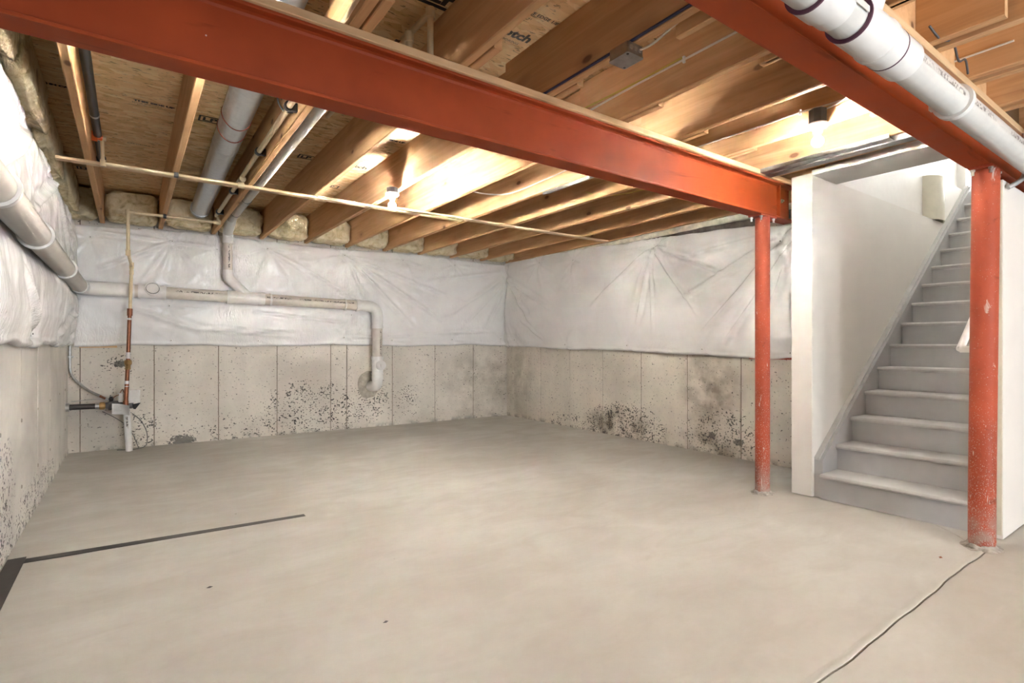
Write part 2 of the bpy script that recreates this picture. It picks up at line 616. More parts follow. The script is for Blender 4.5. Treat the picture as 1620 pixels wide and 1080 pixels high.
def joint_y(x): return 0.925 + 0.009 * math.sin(x * 2.1) + 0.003 * math.sin(x * 7.3 + 1) + 0.0025 * math.sin(x * 19)


def slab(poly, z0=-0.12, ztop=0.0, ch=0.006):
    mb = MB()
    n = len(poly)
    mb.add([(p[0], p[1], z0) for p in poly] + [(p[0], p[1], ztop) for p in poly],
           [(i, (i + 1) % n, n + (i + 1) % n, n + i) for i in range(n)] + [tuple(range(n - 1, -1, -1)), tuple(range(n, 2 * n))])
    return mb


edge = [(x, joint_y(x)) for x in jx]
crk = [(4.06, 0.955), (4.12, 1.02), (4.24, 1.12), (4.33, 1.22), (4.425, 1.33), (4.6, 1.36), (9.8, 1.40)]
far_poly = [(-0.6, 7.8)] + edge + crk + [(9.8, 7.8)]
near_poly = [(-0.6, YREAR)] + [(9.8, YREAR)] + [(x + 0.004, y - 0.004) for x, y in reversed(crk)] + [(x, y - 0.0085) for x, y in reversed(edge)]
part('slab', slab(far_poly), M['concrete_floor'], floor)
part('slab', slab(near_poly), M['concrete_floor'], floor)
part('joint_bed', MB().box(-0.6, 9.8, 0.7, 1.6, -0.10, -0.012), M['joint_dark'], floor)
lip = MB()
for i in range(len(edge) - 1):
    (x0, y0), (x1, y1) = edge[i], edge[i + 1]
    h = 0.0035
    lip.add([(x0, y0, 0), (x1, y1, 0), (x1, y1 + 0.012, h), (x0, y0 + 0.012, h), (x1, y1 + 0.035, 0.0002), (x0, y0 + 0.035, 0.0002)],
            [(0, 1, 2, 3), (3, 2, 4, 5)])
part('joint_lip', lip, M['concrete_floor'], floor, 60)

# ------------------------------------------------------------------ concrete walls with form panels


def panel_wall(name, label, axis, seams, plane, thick, z1, m, inner, extra=0.0):
    """inner: +1/-1 side on which the room lies; seams: positions of the form joints"""
    w = struct(name, label, (0, 0, 0))
    GAP = 0.007 if axis == 'x' else 0.009
    a0, a1 = seams[0], seams[-1]
    if axis == 'x':          # wall runs along X (the far wall, askew)
        mb = MB()
        mb.add([(a0, YB(a0) + 0.008, 0), (a1, YB(a1) + 0.008, 0), (a1, YB(a1) + thick, 0), (a0, YB(a0) + thick, 0),
                (a0, YB(a0) + 0.008, z1), (a1, YB(a1) + 0.008, z1), (a1, YB(a1) + thick, z1), (a0, YB(a0) + thick, z1)],
               [(0, 3, 2, 1), (4, 5, 6, 7), (0, 1, 5, 4), (1, 2, 6, 5), (2, 3, 7, 6), (3, 0, 4, 7)])
    else:
        s = -inner
        x0, x1 = sorted((plane + s * 0.008, plane + s * thick))
        mb = MB().box(x0, x1, a0, a1, 0, z1)
    part('wall_core', mb, M['joint_brown'], w)
    for i in range(len(seams) - 1):
        p, q = seams[i] + GAP / 2, seams[i + 1] - GAP / 2
        d = rng.uniform(-0.0015, 0.0015)
        c = 0.003
        if axis == 'x':
            yp, yq = YB(p) - 0.001 + d, YB(q) - 0.001 + d
            pb = MB().add([(p, yp + 0.012, 0), (q, yq + 0.012, 0), (q, yq + 0.012, z1), (p, yp + 0.012, z1),
                           (p + c, yp, 0), (q - c, yq, 0), (q - c, yq, z1), (p + c, yp, z1)],
                          [(4, 5, 6, 7), (0, 4, 7, 3), (5, 1, 2, 6), (3, 7, 6, 2), (0, 1, 5, 4), (0, 3, 2, 1)])
        else:
            s = -inner
            xb, xf = plane + s * 0.012, plane + d
            pb = MB().add([(xb, p, 0), (xb, q, 0), (xb, q, z1), (xb, p, z1), (xf, p + c, 0), (xf, q - c, 0), (xf, q - c, z1), (xf, p + c, z1)],
                          [(4, 5, 6, 7), (0, 4, 7, 3), (5, 1, 2, 6), (3, 7, 6, 2), (0, 1, 5, 4), (0, 3, 2, 1)])
        part('form_panel', pb, m, w)
    # snapped-off form ties along the joints
    for i in range(1, len(seams) - 1):
        a = seams[i]
        for z in (0.30, 0.72):
            r = 0.016 + rng.uniform(-0.004, 0.004)
            if axis == 'x':
                mb = MB().tube([(a + 0.006, YB(a) + 0.01, z), (a + 0.006, YB(a) - 0.004, z)], [r, r * 0.6], 8)
            else:
                mb = MB().tube([(plane - inner * 0.01, a, z), (plane + inner * 0.004, a, z)], [r, r * 0.6], 8)
            part('form_tie', mb, M['patch_cement'], w)
    return w


bs = [XL - 0.1, -0.454, 0.233, 0.905, 1.588, 2.285, 2.508, 3.186, 3.882, 4.566, 5.235]
panel_wall('wall_back', 'far poured concrete wall marked by vertical form joints', 'x', bs, 0, 0.22, SUBZ, M['concrete_back'], -1)
rs_ = [2.42, 3.176, 3.842, 4.525, 5.199, 5.867, 6.546, 6.924, 7.275, 7.50]
panel_wall('wall_right', 'poured concrete wall behind the red post beside the stairs', 'y', rs_, XR, 0.22, 2.42, M['concrete_right'], -1)
smesh('wall_band', MB().box(XR + .03, XR + .25, 2.2, 7.6, 2.40, SUBZ), M['joint_dark'], 'dark rim above the concrete wall behind the slim post')
ls_ = [YREAR] + [y for y in np.arange(3.879 - 0.71 * 11, 3.5, 0.71)] + [3.879, 4.568, 5.311, 6.048, 6.806, 7.368, 7.68]
panel_wall('wall_left', 'pale poured concrete wall along the camera side of the corner meter', 'y', ls_, XL, 0.22, SUBZ, M['concrete_left'], 1)
smesh('wall_rear', MB().box(-0.8, 1.3, YREAR - 0.2, YREAR, 0, SUBZ).box(3.9, 10, YREAR - 0.2, YREAR, 0, SUBZ).box(1.3, 3.9, YREAR - 0.2, YREAR, 2.15, SUBZ),
      M['concrete_left'], 'concrete wall at the back of the basement')
dr = struct('added_door_1', 'added unseen patio door around the daylight fill lamp', (2.6, YREAR, 0))  # invented door, out of view, to go with the added fill lamp
for (x0_, x1_, z0_, z1_) in ((1.3, 1.38, 0, 2.15), (3.82, 3.9, 0, 2.15), (1.38, 3.82, 2.07, 2.15), (1.38, 3.82, 0, .08), (2.56, 2.64, .08, 2.07)):
    part('added_door_frame', MB().box(x0_, x1_, YREAR - .12, YREAR - .06, z0_, z1_), M['trim_white'], dr)
smesh('wall_end', MB().box(9.8, 10, YREAR, 0.92, 0, SUBZ), M['concrete_left'], 'concrete wall at the far end of the side bay')

# ------------------------------------------------------------------ ceiling: subfloor sheets and joists
ceil = struct('ceiling', 'open joist ceiling under oriented strand board subfloor', (2, 3, JZ))


def sheets(x0, x1, y0, y1, stag):
    ys = [y for y in np.arange(4.93 - 1.22 * 8, 8, 1.22) if y0 < y < y1]
    ys = [y0] + ys + [y1]
    for r in range(len(ys) - 1):
        xs = [x for x in np.arange(-3 + (1.22 if r % 2 else 0) + stag, x1, 2.44) if x0 + .05 < x < x1 - .05]
        xs = [x0] + xs + [x1]
        for k in range(len(xs) - 1):
            g = 0.002
            d = rng.uniform(0, 0.0015)
            part('subfloor_sheet', MB().box(xs[k] + g, xs[k + 1] - g, ys[r] + g, ys[r + 1] - g, SUBZ + d, SUBZ + 0.02), M['osb'], ceil)


sheets(-0.78, 4.76, YREAR, 7.86, 0.3)
sheets(4.76, 5.44, 2.20, 7.86, 0.0)
sheets(4.76, 9.8, YREAR, 0.92, 0.9)
part('floor_above', MB().box(-0.9, 4.76, YREAR - .2, 7.9, SUBZ + .022, SUBZ + .06).box(4.76, 5.5, 2.2, 7.9, SUBZ + .022, SUBZ + .06).box(4.76, 10, YREAR - .2, 0.92, SUBZ + .022, SUBZ + .06), M['joint_dark'], ceil)


def joist(x, y0, y1, w=0.045, name='joist', z0=JZ, z1=SUBZ):
    # slight crown and rounded arrises
    return part(name, MB().cbox(x, x + w, y0, y1, z0, z1, 0.005), M['joist_wood'], ceil)


for k in range(-3, 7):
    joist(J0 + STEP * k, 2.06 + 0.05 * math.sin(k * 2.3), YB(J0 + STEP * k) - 0.05)
joist(5.165, 2.30, 7.42)
for k in range(-3, 6):
    joist(J0 - 0.055 + STEP * k, 0.62, 2.62 + 0.06 * math.sin(k * 1.7))
for k in range(-3, 15):
    joist(J0 + 0.04 + STEP * k, YREAR + .02, (1.36 + 0.14 * math.sin(k * 2.9 + 1)) if k < 5 else 0.915)
# trimmer and header round the stair opening
joist(4.20, 0.95, 2.32); joist(4.26, 0.95, 2.32)
# two scabs nailed beside the laps at the second beam
part('scab_block', MB().cbox(1.985, 2.02, 0.80, 1.52, JZ, JZ + .085, .004), M['joist_wood'], ceil)
part('scab_block', MB().cbox(2.50, 2.53, 0.80, 1.40, JZ, JZ + .085, .004), M['joist_wood'], ceil)
# solid blocking over the beams
for (bx0, bx1) in ((0.0, 0.22),):
    part('blocking', MB().box(bx0, bx1, 2.34, 2.38, JZ, SUBZ), M['joist_wood'], ceil)
for k in range(-2, 5):
    part('blocking', MB().box(J0 + STEP * k + .087, J0 + STEP * (k + 1) - .057, 0.93, 0.97, JZ, SUBZ), M['joist_wood'], ceil)
# furring strip nailed across the undersides, in two lengths
part('furring_strip', MB().cbox(XL + 0.12, 2.95, 5.055, 5.125, JZ - 0.022, JZ - 0.0005, 0.003, 'x'), M['strip_wood'], ceil, label='long pale wooden strip nailed across the joists')
part('furring_strip', MB().cbox(2.10, 5.12, 4.985, 5.05, JZ - 0.020, JZ - 0.0005, 0.003, 'x'), M['strip_wood'], ceil, label='second length of pale wooden strip lapped beside the first')
part('split_splinter', MB().box(1.40, 1.75, 5.03, 5.052, JZ - 0.012, JZ - 0.004), M['strip_wood'], ceil)


# lettering printed on the subfloor, read from below
def stamp(txt, x, y, h, rot=0.0, bold=0.0, flipx=False, m='ink'):
    cu = bpy.data.curves.new('stamp', 'FONT')
    cu.fill_mode = 'FRONT'; cu.dimensions = '2D'; cu.body = txt; cu.size = h; cu.offset = bold; cu.align_x = 'LEFT'; cu.resolution_u = 2
    o = bpy.data.objects.new('tmp_stamp', cu); COL.objects.link(o)
    dg = bpy.context.evaluated_depsgraph_get()
    me = bpy.data.meshes.new_from_object(o.evaluated_get(dg))
    bpy.data.objects.remove(o)
    # seen from below: mirror so that it reads, text running along +X with its head towards -Y
    R = Matrix.Translation((x, y, SUBZ - 0.0012)) @ Matrix.Rotation(rot, 4, 'Z') @ Matrix.Diagonal((1, -1, 1, 1))
    me.transform(R)
    me.materials.clear()
    o = link('stamp_lettering', me, M[m], ceil)
    return o


def lp_box(x, y, s, txt='LP'):
    o = part('stamp_logo', MB().box(x, x + s * 1.5, y, y + s * .12, SUBZ - .0018, SUBZ - .0010).box(x, x + s * 1.5, y + s * .88, y + s, SUBZ - .0018, SUBZ - .0010)
             .box(x, x + s * .12, y, y + s, SUBZ - .0018, SUBZ - .0010).box(x + s * 1.38, x + s * 1.5, y, y + s, SUBZ - .0018, SUBZ - .0010), M['ink'], ceil)
    stamp(txt, x + s * .22, y + s * .80, s * 0.82, bold=s * .03)


stamp('Notch', 1.585, 2.425, 0.098, bold=0.004)
stamp('\u00ae', 1.872, 2.385, 0.05)
stamp('FLOORING', 1.655, 2.475, 0.030)
stamp('SPACE EDGE 1/8\u2033', 1.62, 2.20, 0.034, bold=0.001)
stamp('2 - 41', 1.665, 2.245, 0.026)
lp_box(1.14, 2.24, 0.20)
for (x, y) in ((0.02, 4.60), (1.66, 4.25)):
    stamp('THIS SIDE UP', x, y, 0.042, bold=0.003)
    stamp('EDGE SPACING', x - .01, y + .035, 0.026)
    stamp('RATED SHEATHING', x + .02, y + .062, 0.02)
stamp('MADE IN CANADA', -0.54, 4.64, 0.036, bold=0.003)
stamp('EXPOSURE 1', -0.02, 5.6, 0.034)
stamp('THIS SIDE UP', 0.05, 6.35, 0.036)
stamp('EDGE SPACING', 0.05, 6.39, 0.026)
lp_box(0.42, 4.60, 0.12); lp_box(1.24, 5.02, 0.11); lp_box(1.70, 5.80, 0.10); lp_box(-0.42, 6.6, .10)
stamp('Notch', 1.62, 5.09, 0.10, bold=.004)
stamp('THIS SIDE UP', 0.98, 5.68, 0.036); stamp('SIZED FOR SPACING', 0.98, 4.62, 0.03)

# ------------------------------------------------------------------ steel beams, plates and posts


def ibeam(name, label, x0, x1, yc, wid, z0, z1, xs):
    t = thing(name, label, 'beam', ((x0 + x1) / 2, yc, z0), 'red steel beams', 'thing')
    h = wid / 2
    part('bottom_flange', MB().cbox(x0, x1, yc - h, yc + h, z0, z0 + 0.014, 0.002, 'x'), M['red_beam'], t)
    part('top_flange', MB().cbox(x0, x1, yc - h, yc + h, z1 - 0.014, z1, 0.002, 'x'), M['red_beam'], t)
    part('web', MB().box(x0, x1 - .03, yc - 0.006, yc + 0.006, z0 + 0.0135, z1 - 0.0135), M['red_beam'], t)
    fil = MB()
    for s in (-1, 1):       # rolled fillets between web and flanges
        fil.prism([(yc + s * .006, z0 + .014), (yc + s * .022, z0 + .014), (yc + s * .010, z0 + .019), (yc + s * .006, z0 + .030)][::s], 'x', x0, x1 - .03)
        fil.prism([(yc + s * .006, z1 - .014), (yc + s * .006, z1 - .030), (yc + s * .010, z1 - .019), (yc + s * .022, z1 - .014)][::s], 'x', x0, x1 - .03)
    part('fillet', fil, M['red_beam'], t)
    for x in xs:
        for s in (-1, 1):
            part('stiffener_plate', MB().box(x, x + .010, *sorted((yc + s * .006, yc + s * .035)), z0 + .014, z1 - .014), M['red_beam'], t)
    return t


B1Y, B2Y = 2.347, 0.955
BZ0, BZ1 = 2.2375, 2.532
b1 = ibeam('steel_beam', 'red painted steel beam crossing the ceiling to the post beside white stair wall', XL, 4.60, B1Y, 0.117, BZ0, BZ1, [4.375])
part('web_bolt', MB().tube([(4.435, B1Y - .006, 2.40), (4.435, B1Y - .022, 2.40)], .016, 6).tube([(4.435, B1Y - .022, 2.40), (4.435, B1Y - .034, 2.40)], .009, 8), M['steel_bolt'], b1)
b2 = ibeam('steel_beam', 'red painted steel beam alongside the big grey drain pipe', XL, 9.78, B2Y, 0.117, BZ0, BZ1, [])
tag(part('wood_plate', MB().cbox(XL, 4.55, 2.272, 2.428, BZ1 + .0005, JZ - .0005, 0.003, 'x'), M['plate_wood']), 'pale wooden plate lying on top of the long red beam', 'wood plate', 'wooden plates on the beams')
tag(part('wood_plate', MB().cbox(XL, 9.78, 0.875, 1.035, BZ1 + .0005, JZ - .0005, 0.003, 'x'), M['plate_wood']), 'wooden plate on the red beam behind the grey drain pipe', 'wood plate', 'wooden plates on the beams')


def post(label, xb, yb, xt, yt, r, cap):
    t = thing('steel_post', label, 'post', (xb, yb, 0), 'red steel posts')
    top = BZ0 - 0.0005
    part('shaft', MB().tube([(xb, yb, 0.002), (xb, yb, 0.3), (xt, yt, top - .013)], r, 32), M['red_post'], t, 40)
    cw, cl = cap
    cp_ = part('cap_plate', MB().box(xt - cl, xt + cl, yt - cw, yt + cw, top - .013, top), M['red_post'], t)
    for sx in (-1, 1):
        for sy in (-1, 1):
            x, y = xt + sx * (cl - .022), yt + sy * (cw - .014)
            part('bolt', MB().tube([(x, y, top - .013), (x, y, top - .024)], .013, 6).tube([(x, y, top - .024), (x, y, top - .046)], .008, 8), M['steel_bolt'], cp_)
    # rough mortar heaped round the foot
    g = MB(); n, rows = 36, 6
    vs = []
    for j in range(rows):
        q = j / (rows - 1)
        for k in range(n):
            a = 2 * math.pi * k / n
            nz = mnoise.noise(Vector((math.cos(a) * 2.3 + xb, math.sin(a) * 2.3, q * 2)))
            rr = r * (0.98 + q * (0.55 + 0.45 * nz))
            z = 0.026 * (1 - q) ** 1.4 * (1 + 0.9 * nz) + 0.0015
            vs.append((xb + rr * math.cos(a) * 1.15, yb + rr * math.sin(a), max(z, 0.001)))
    fs = [(j * n + k, j * n + (k + 1) % n, (j + 1) * n + (k + 1) % n, (j + 1) * n + k) for j in range(rows - 1) for k in range(n)]
    part('mortar_base', MB().add(vs, fs), M['grout'], t, 50)
    return t


post('slim red steel post standing before the plastic covered wall', 4.168, 2.347, 4.168, 2.347, 0.056, (0.055, 0.115))
post('scuffed red steel post at the foot of the grey stairs', 4.112, 0.963, 4.112, 0.945, 0.0645, (0.055, 0.105))

# ------------------------------------------------------------------ plastic covered insulation on the walls


def seg_dist(S, Z, a, b):
    ax, az = a; bx, bz = b
    dx, dz = bx - ax, bz - az
    L2 = dx * dx + dz * dz
    t = np.clip(((S - ax) * dx + (Z - az) * dz) / L2, 0, 1)
    return np.hypot(S - ax - t * dx, Z - az - t * dz), t


def blanket(name, label, s0, s1, bot, top, place, base, pins, folds, dents, ds=0.0165, nz=88, seed=0, puff=0.055):
    """one sheet of white film over insulation. bot, top: heights as functions of s. place(s, z, d): point at d off the wall"""
    r = np.random.default_rng(seed)
    ns = int((s1 - s0) / ds)
    s = np.linspace(s0, s1, ns)
    q = np.linspace(0, 1, nz)
    S, Q = np.meshgrid(s, q, indexing='ij')
    zb = np.array([bot(a) for a in s])[:, None]; zt = np.array([top(a) for a in s])[:, None]
    Z = zb + (zt - zb) * Q
    D = np.full_like(S, base)
    env = np.clip(np.minimum(Q, 1 - Q) / 0.16, 0, 1) ** 0.6
    D = base * (0.45 + 0.55 * env)
    # quilted puff between studs / battens
    D += puff * env * (0.35 + 0.65 * (0.5 + 0.5 * np.sin(S * 2.6 + 1.3 * np.sin(Z * 2 + seed)))) * (0.6 + 0.4 * np.sin(Z * 5.2 + S * .7))
    # broad soft creases
    for k in range(16):
        ang = r.uniform(-1.2, 1.2); f = r.uniform(9, 26); ph = r.uniform(0, 6.28)
        u = S * math.cos(ang) + Z * math.sin(ang); v = -S * math.sin(ang) + Z * math.cos(ang)
        w = np.exp(-((u - r.uniform(s0, s1)) / 0.35) ** 2 - ((v - r.uniform(v.min(), v.max())) / 0.5) ** 2)
        D += 0.014 * w * np.sin(v * f + ph)
    # radiating tension folds at each fastener
    for (ps, pz, n, amp, ph) in pins:
        dx, dz = S - ps, Z - pz
        R = np.hypot(dx, dz); th = np.arctan2(dz, dx)
        D -= 0.030 * np.exp(-(R / 0.10) ** 2)
        ridge = np.maximum(0, np.cos(n * th + ph)) ** 3
        D += 1.7 * amp * ridge * np.exp(-R / 0.42) * (R / (R + 0.07))
    for (a, b, amp, wid) in folds:
        d, t = seg_dist(S, Z, a, b)
        D += 1.6 * amp * (np.exp(-(d / (wid * .8)) ** 2) - 0.45 * np.exp(-((d - 1.9 * wid) / wid) ** 2)) * np.sin(np.pi * np.clip(t * 0.94 + 0.06, 0, 1)) ** 0.5
    for (a, b, dep, wid) in dents:
        d, t = seg_dist(S, Z, a, b)
        D -= dep * np.exp(-(d / wid) ** 2)
    # crumpled fine detail
    N = np.empty_like(S)
    for i in range(ns):
        for j in range(nz):
            p = Vector((S[i, j] * 3.1, Z[i, j] * 3.1, seed * 7.1))
            N[i, j] = abs(mnoise.noise(p)) * 0.55 + abs(mnoise.noise(p * 2.7)) * 0.28 + mnoise.noise(p * 6.5) * 0.10
    D -= 0.020 * (N - 0.25) * (0.35 + 0.65 * env)
    D = np.maximum(D, 0.012)
    # hem: a small roll at the lower edge, tucked back to the wall
    D[:, 1] += 0.012; D[:, 2] += 0.008
    verts = []
    for i in range(ns):
        verts.append(place(S[i, 0], Z[i, 0] + 0.012, 0.004))
        for j in range(nz): verts.append(place(S[i, j], Z[i, j], D[i, j]))
        verts.append(place(S[i, -1], Z[i, -1] + 0.004, 0.004))
    m = nz + 2
    fs = [(i * m + j, (i + 1) * m + j, (i + 1) * m + j + 1, i * m + j + 1) for i in range(ns - 1) for j in range(m - 1)]
    t = thing(name, label, 'insulation', place((s0 + s1) / 2, bot((s0 + s1) / 2), 0.0), 'film covered insulation on the walls')
    part('film_sheet', MB().add(verts, fs), M['film'], t, 180)
    # washers of the fasteners
    for (ps, pz, n, amp, ph) in pins:
        i = int(np.argmin(abs(s - ps))); j = int(np.argmin(abs(Z[i] - pz)))
        c = Vector(place(ps, pz, D[i, j])); nrm = (Vector(place(ps, pz, 1.0)) - Vector(place(ps, pz, 0.0))).normalized()
        fa_ = part('fastener', MB().tube([c - nrm * 0.004, c + nrm * 0.003, c + nrm * 0.006], [0.017, 0.017, 0.011], 12), M['hanger_white'], t)
        part('fastener_pin', MB().tube([c + nrm * 0.005, c + nrm * 0.010], 0.005, 8), M['box_dark'], fa_)
    return t, D


def wob(s, a, f, p): return a * math.sin(s * f + p) + a * 0.5 * math.sin(s * f * 2.7 + p * 3)


# far wall
pinsB = [(0.41, 2.43, 7, .020, 0.4), (0.88, 2.38, 5, .014, 1.0), (1.46, 2.45, 7, .018, .2), (2.45, 2.45, 9, .024, 0.9), (3.33, 2.465, 7, .018, 2.0), (4.2, 2.46, 7, .016, .5),
         (0.38, 1.66, 6, .012, .3), (0.40, 1.25, 5, .010, 0), (1.35, 1.25, 5, .010, 1), (2.55, 1.62, 6, .014, .2), (2.45, 1.30, 5, .010, 1.5),
         (3.15, 1.265, 5, .010, .2), (4.15, 1.28, 6, .014, .6), (5.06, 1.30, 5, .012, .4), (-0.36, 2.40, 6, .015, .7)]
foldsB = [((2.45, 2.44), (4.0, 1.55), .020, .030), ((2.46, 2.44), (3.5, 1.45), .017, .026), ((2.44, 2.44), (2.9, 1.55), .014, .022),
          ((1.48, 2.44), (2.7, 1.80), .016, .022), ((1.47, 2.44), (2.2, 1.98), .012, .018), ((2.6, 2.40), (4.4, 1.85), .014, .03),
          ((5.05, 2.30), (3.9, 1.55), .018, .035), ((5.08, 2.25), (4.3, 1.45), .015, .03), ((5.1, 2.2), (4.7, 1.40), .014, .028), ((5.0, 2.40), (3.6, 2.15), .012, .03),
          ((0.40, 2.43), (-0.4, 2.47), .014, .022), ((0.40, 2.42), (-0.3, 2.05), .014, .022), ((0.40, 2.42), (0.1, 1.92), .010, .02), ((0.42, 2.42), (0.86, 2.40), .010, .02),
          ((0.05, 1.60), (0.75, 1.35), .018, .030), ((0.6, 1.40), (1.8, 1.30), .014, .022), ((1.3, 1.62), (2.5, 1.50), .012, .02), ((2.4, 1.3), (3.9, 1.33), .012, .016), ((3.4, 1.35), (4.9, 1.42), .010, .018)]
dentsB = [((-0.5, 1.822), (2.68, 1.75), .045, .085), ((2.885, 1.72), (2.885, 1.15), .055, .085), ((0.98, 2.6), (0.98, 2.0), .055, .075)]
blanket('insulation_blanket', 'white film covered insulation on the far wall behind the cream drain pipe', -0.50, 5.20,
        lambda s: 1.185 + wob(s, .010, 3.1, .5), lambda s: 2.555 + .014 * math.sin(s * 2.2) - (.012 if s < 0.1 else 0),
        lambda s, z, d: (s, YB(s) - d, z), 0.085, pinsB, foldsB, dentsB, seed=3)
# right hand wall


def top_r(y):
    return float(np.interp(y, [2.3, 2.65, 3.07, 3.75, 4.9, 5.74, 7.5], [2.33, 2.36, 2.41, 2.462, 2.51, 2.56, 2.575])) + wob(y, .006, 6, 1)


def bot_r(y):
    return float(np.interp(y, [2.3, 2.62, 2.97, 3.63, 4.55, 5.72, 7.5], [1.065, 1.065, 1.056, 1.076, 1.115, 1.13, 1.175])) + wob(y, .006, 4, 0)


pinsR = [(4.27, 2.39, 11, .030, .3), (6.5, 2.47, 7, .016, .6), (5.7, 2.40, 7, .014, .1), (3.6, 1.15, 5, .012, .8), (4.7, 1.19, 5, .010, .4), (2.7, 2.2, 8, .018, .4), (7.15, 1.28, 5, .012, 0), (2.62, 1.12, 5, .012, 0), (5.9, 1.2, 5, .010, .3)]
foldsR = [((4.25, 2.35), (4.5, 1.45), .020, .026), ((4.28, 2.35), (5.3, 1.7), .016, .028), ((4.24, 2.36), (3.6, 1.5), .020, .026), ((4.22, 2.38), (3.2, 1.9), .018, .026), ((4.28, 2.36), (4.25, 1.3), .014, .016),
          ((2.55, 2.30), (3.6, 1.30), .026, .030), ((2.55, 2.20), (3.3, 1.2), .022, .026), ((2.5, 2.32), (3.9, 1.7), .020, .03), ((2.6, 2.05), (2.95, 1.2), .018, .022), ((2.6, 2.3), (4.0, 2.15), .014, .03),
          ((7.3, 2.3), (6.6, 1.5), .016, .03), ((7.35, 2.3), (6.1, 1.7), .014, .03), ((6.4, 1.3), (6.9, 1.6), .012, .02)]
blanket('insulation_blanket', 'creased white film covered insulation behind the slim red post', 2.30, 7.44,
        bot_r, top_r, lambda s, z, d: (XR - d, s, z), 0.10, pinsR, foldsR, [((7.35, 2.5), (7.35, 1.2), .05, .03)], seed=5)
# left hand wall
pinsL = [(6.9, 2.35, 6, .02, .2), (5.2, 2.42, 7, .022, .8), (4.0, 2.40, 7, .02, .3), (6.0, 1.30, 5, .016, .3), (4.6, 1.27, 5, .016, .9), (7.3, 1.28, 5, .014, .2)]
foldsL = [((5.2, 2.42), (4.2, 1.98), .022, .03), ((5.2, 2.42), (6.3, 2.0), .02, .03), ((4.0, 2.4), (3.2, 2.0), .02, .03), ((6.9, 2.4), (6.9, 1.95), .016, .02), ((4.6, 1.28), (4.0, 1.65), .02, .03), ((6.1, 1.3), (7.2, 1.55), .018, .03), ((7.3, 1.3), (6.6, 1.7), .016, .03)]
blanket('insulation_blanket', 'white film covered insulation on the wall carrying the sloping drain pipe', -2.0, 7.52,
        lambda s: 1.19 + wob(s, .012, 3.7, .2), lambda s: 2.575 + wob(s, .012, 5, .3),
        lambda s, z, d: (XL + d, s, z), 0.075, pinsL, foldsL, [((-2.0, 1.82), (7.5, 1.82), .055, .095)], ds=0.022, seed=8, puff=0.05)

# sill of exposed wood showing below the film in the corners
tag(part('sill_strip', MB().box(XL + .1, -0.12, YB(-.3) - .04, YB(-.3) - .012, 1.165, 1.205), M['plate_wood']), 'short wooden cleat under the film in the meter corner', 'wood strip')
tag(part('sill_strip', MB().box(XR - .06, XR - .012, 2.46, 3.05, 1.055, 1.09), M['red_post']), 'rusty red strip under the film edge behind the slim post', 'strip')


# ------------------------------------------------------------------ fibreglass batts
ORD = ['first', 'second', 'third', 'fourth', 'fifth', 'sixth', 'seventh', 'eighth', 'ninth', 'tenth', 'eleventh']


def batt(label, x0, x1, y0, y1, z0, z1, seed, n=26, m=18):
    """a stuffed cushion of fibreglass: displaced rounded box"""
    cx, cy, cz = (x0 + x1) / 2, (y0 + y1) / 2, (z0 + z1) / 2
    hx, hy, hz = (x1 - x0) / 2, (y1 - y0) / 2, (z1 - z0) / 2
    vs = []
    for j in range(m + 1):
        ph = -math.pi / 2 + math.pi * j / m
        for k in range(n):
            th = 2 * math.pi * k / n
            e = 0.42

            def sp(v): return math.copysign(abs(v) ** e, v)
            x = sp(math.cos(ph)) * sp(math.cos(th)); y = sp(math.cos(ph)) * sp(math.sin(th)); z = sp(math.sin(ph))
            p = Vector((x * 1.7 + seed * 3.7, y * 1.7, z * 1.7 + seed))
            dn = 1 + 0.16 * mnoise.noise(p) + 0.11 * mnoise.noise(p * 2.6)
            vs.append((cx + hx * x * min(1.0, 0.97 * dn), cy + hy * y * (dn + 0.12 * mnoise.noise(p * 1.3 + Vector((9, 0, 0)))), cz + hz * z * min(1.0, 0.96 * dn)))
    fs = [(j * n + k, j * n + (k + 1) % n, (j + 1) * n + (k + 1) % n, (j + 1) * n + k) for j in range(m) for k in range(n)]
    o = part('insulation_batt', MB().add(vs, fs), M['batt'], None, 180)
    return tag(o, label, 'insulation', 'fibreglass batts stuffed between the joists')


xs_b = [-0.57] + [J0 + STEP * k for k in range(-3, 7)] + [5.165]
for i in range(len(xs_b) - 1):
    x0 = xs_b[i] + (0.047 if i else 0.0); x1 = xs_b[i + 1] - 0.002
    xc = (x0 + x1) / 2
    batt('yellow fibreglass batt, %s bay along the far wall from the meter corner' % ORD[i], x0, x1, YB(xc) - 0.38, YB(xc) - 0.07, 2.562, 2.562 + 0.345 * (0.98 + .02 * math.sin(i * 2.1)), i + 1)
for i, (y0, y1) in enumerate(((2.75, 3.6), (3.62, 4.7), (4.72, 5.9), (5.92, 7.2))):
    batt('yellow fibreglass batt above the sloping drain pipe, %s from the long beam' % ORD[i], -0.545, -0.44 + .02 * (i % 2), y0, y1, 2.56, 2.86, 20 + i)
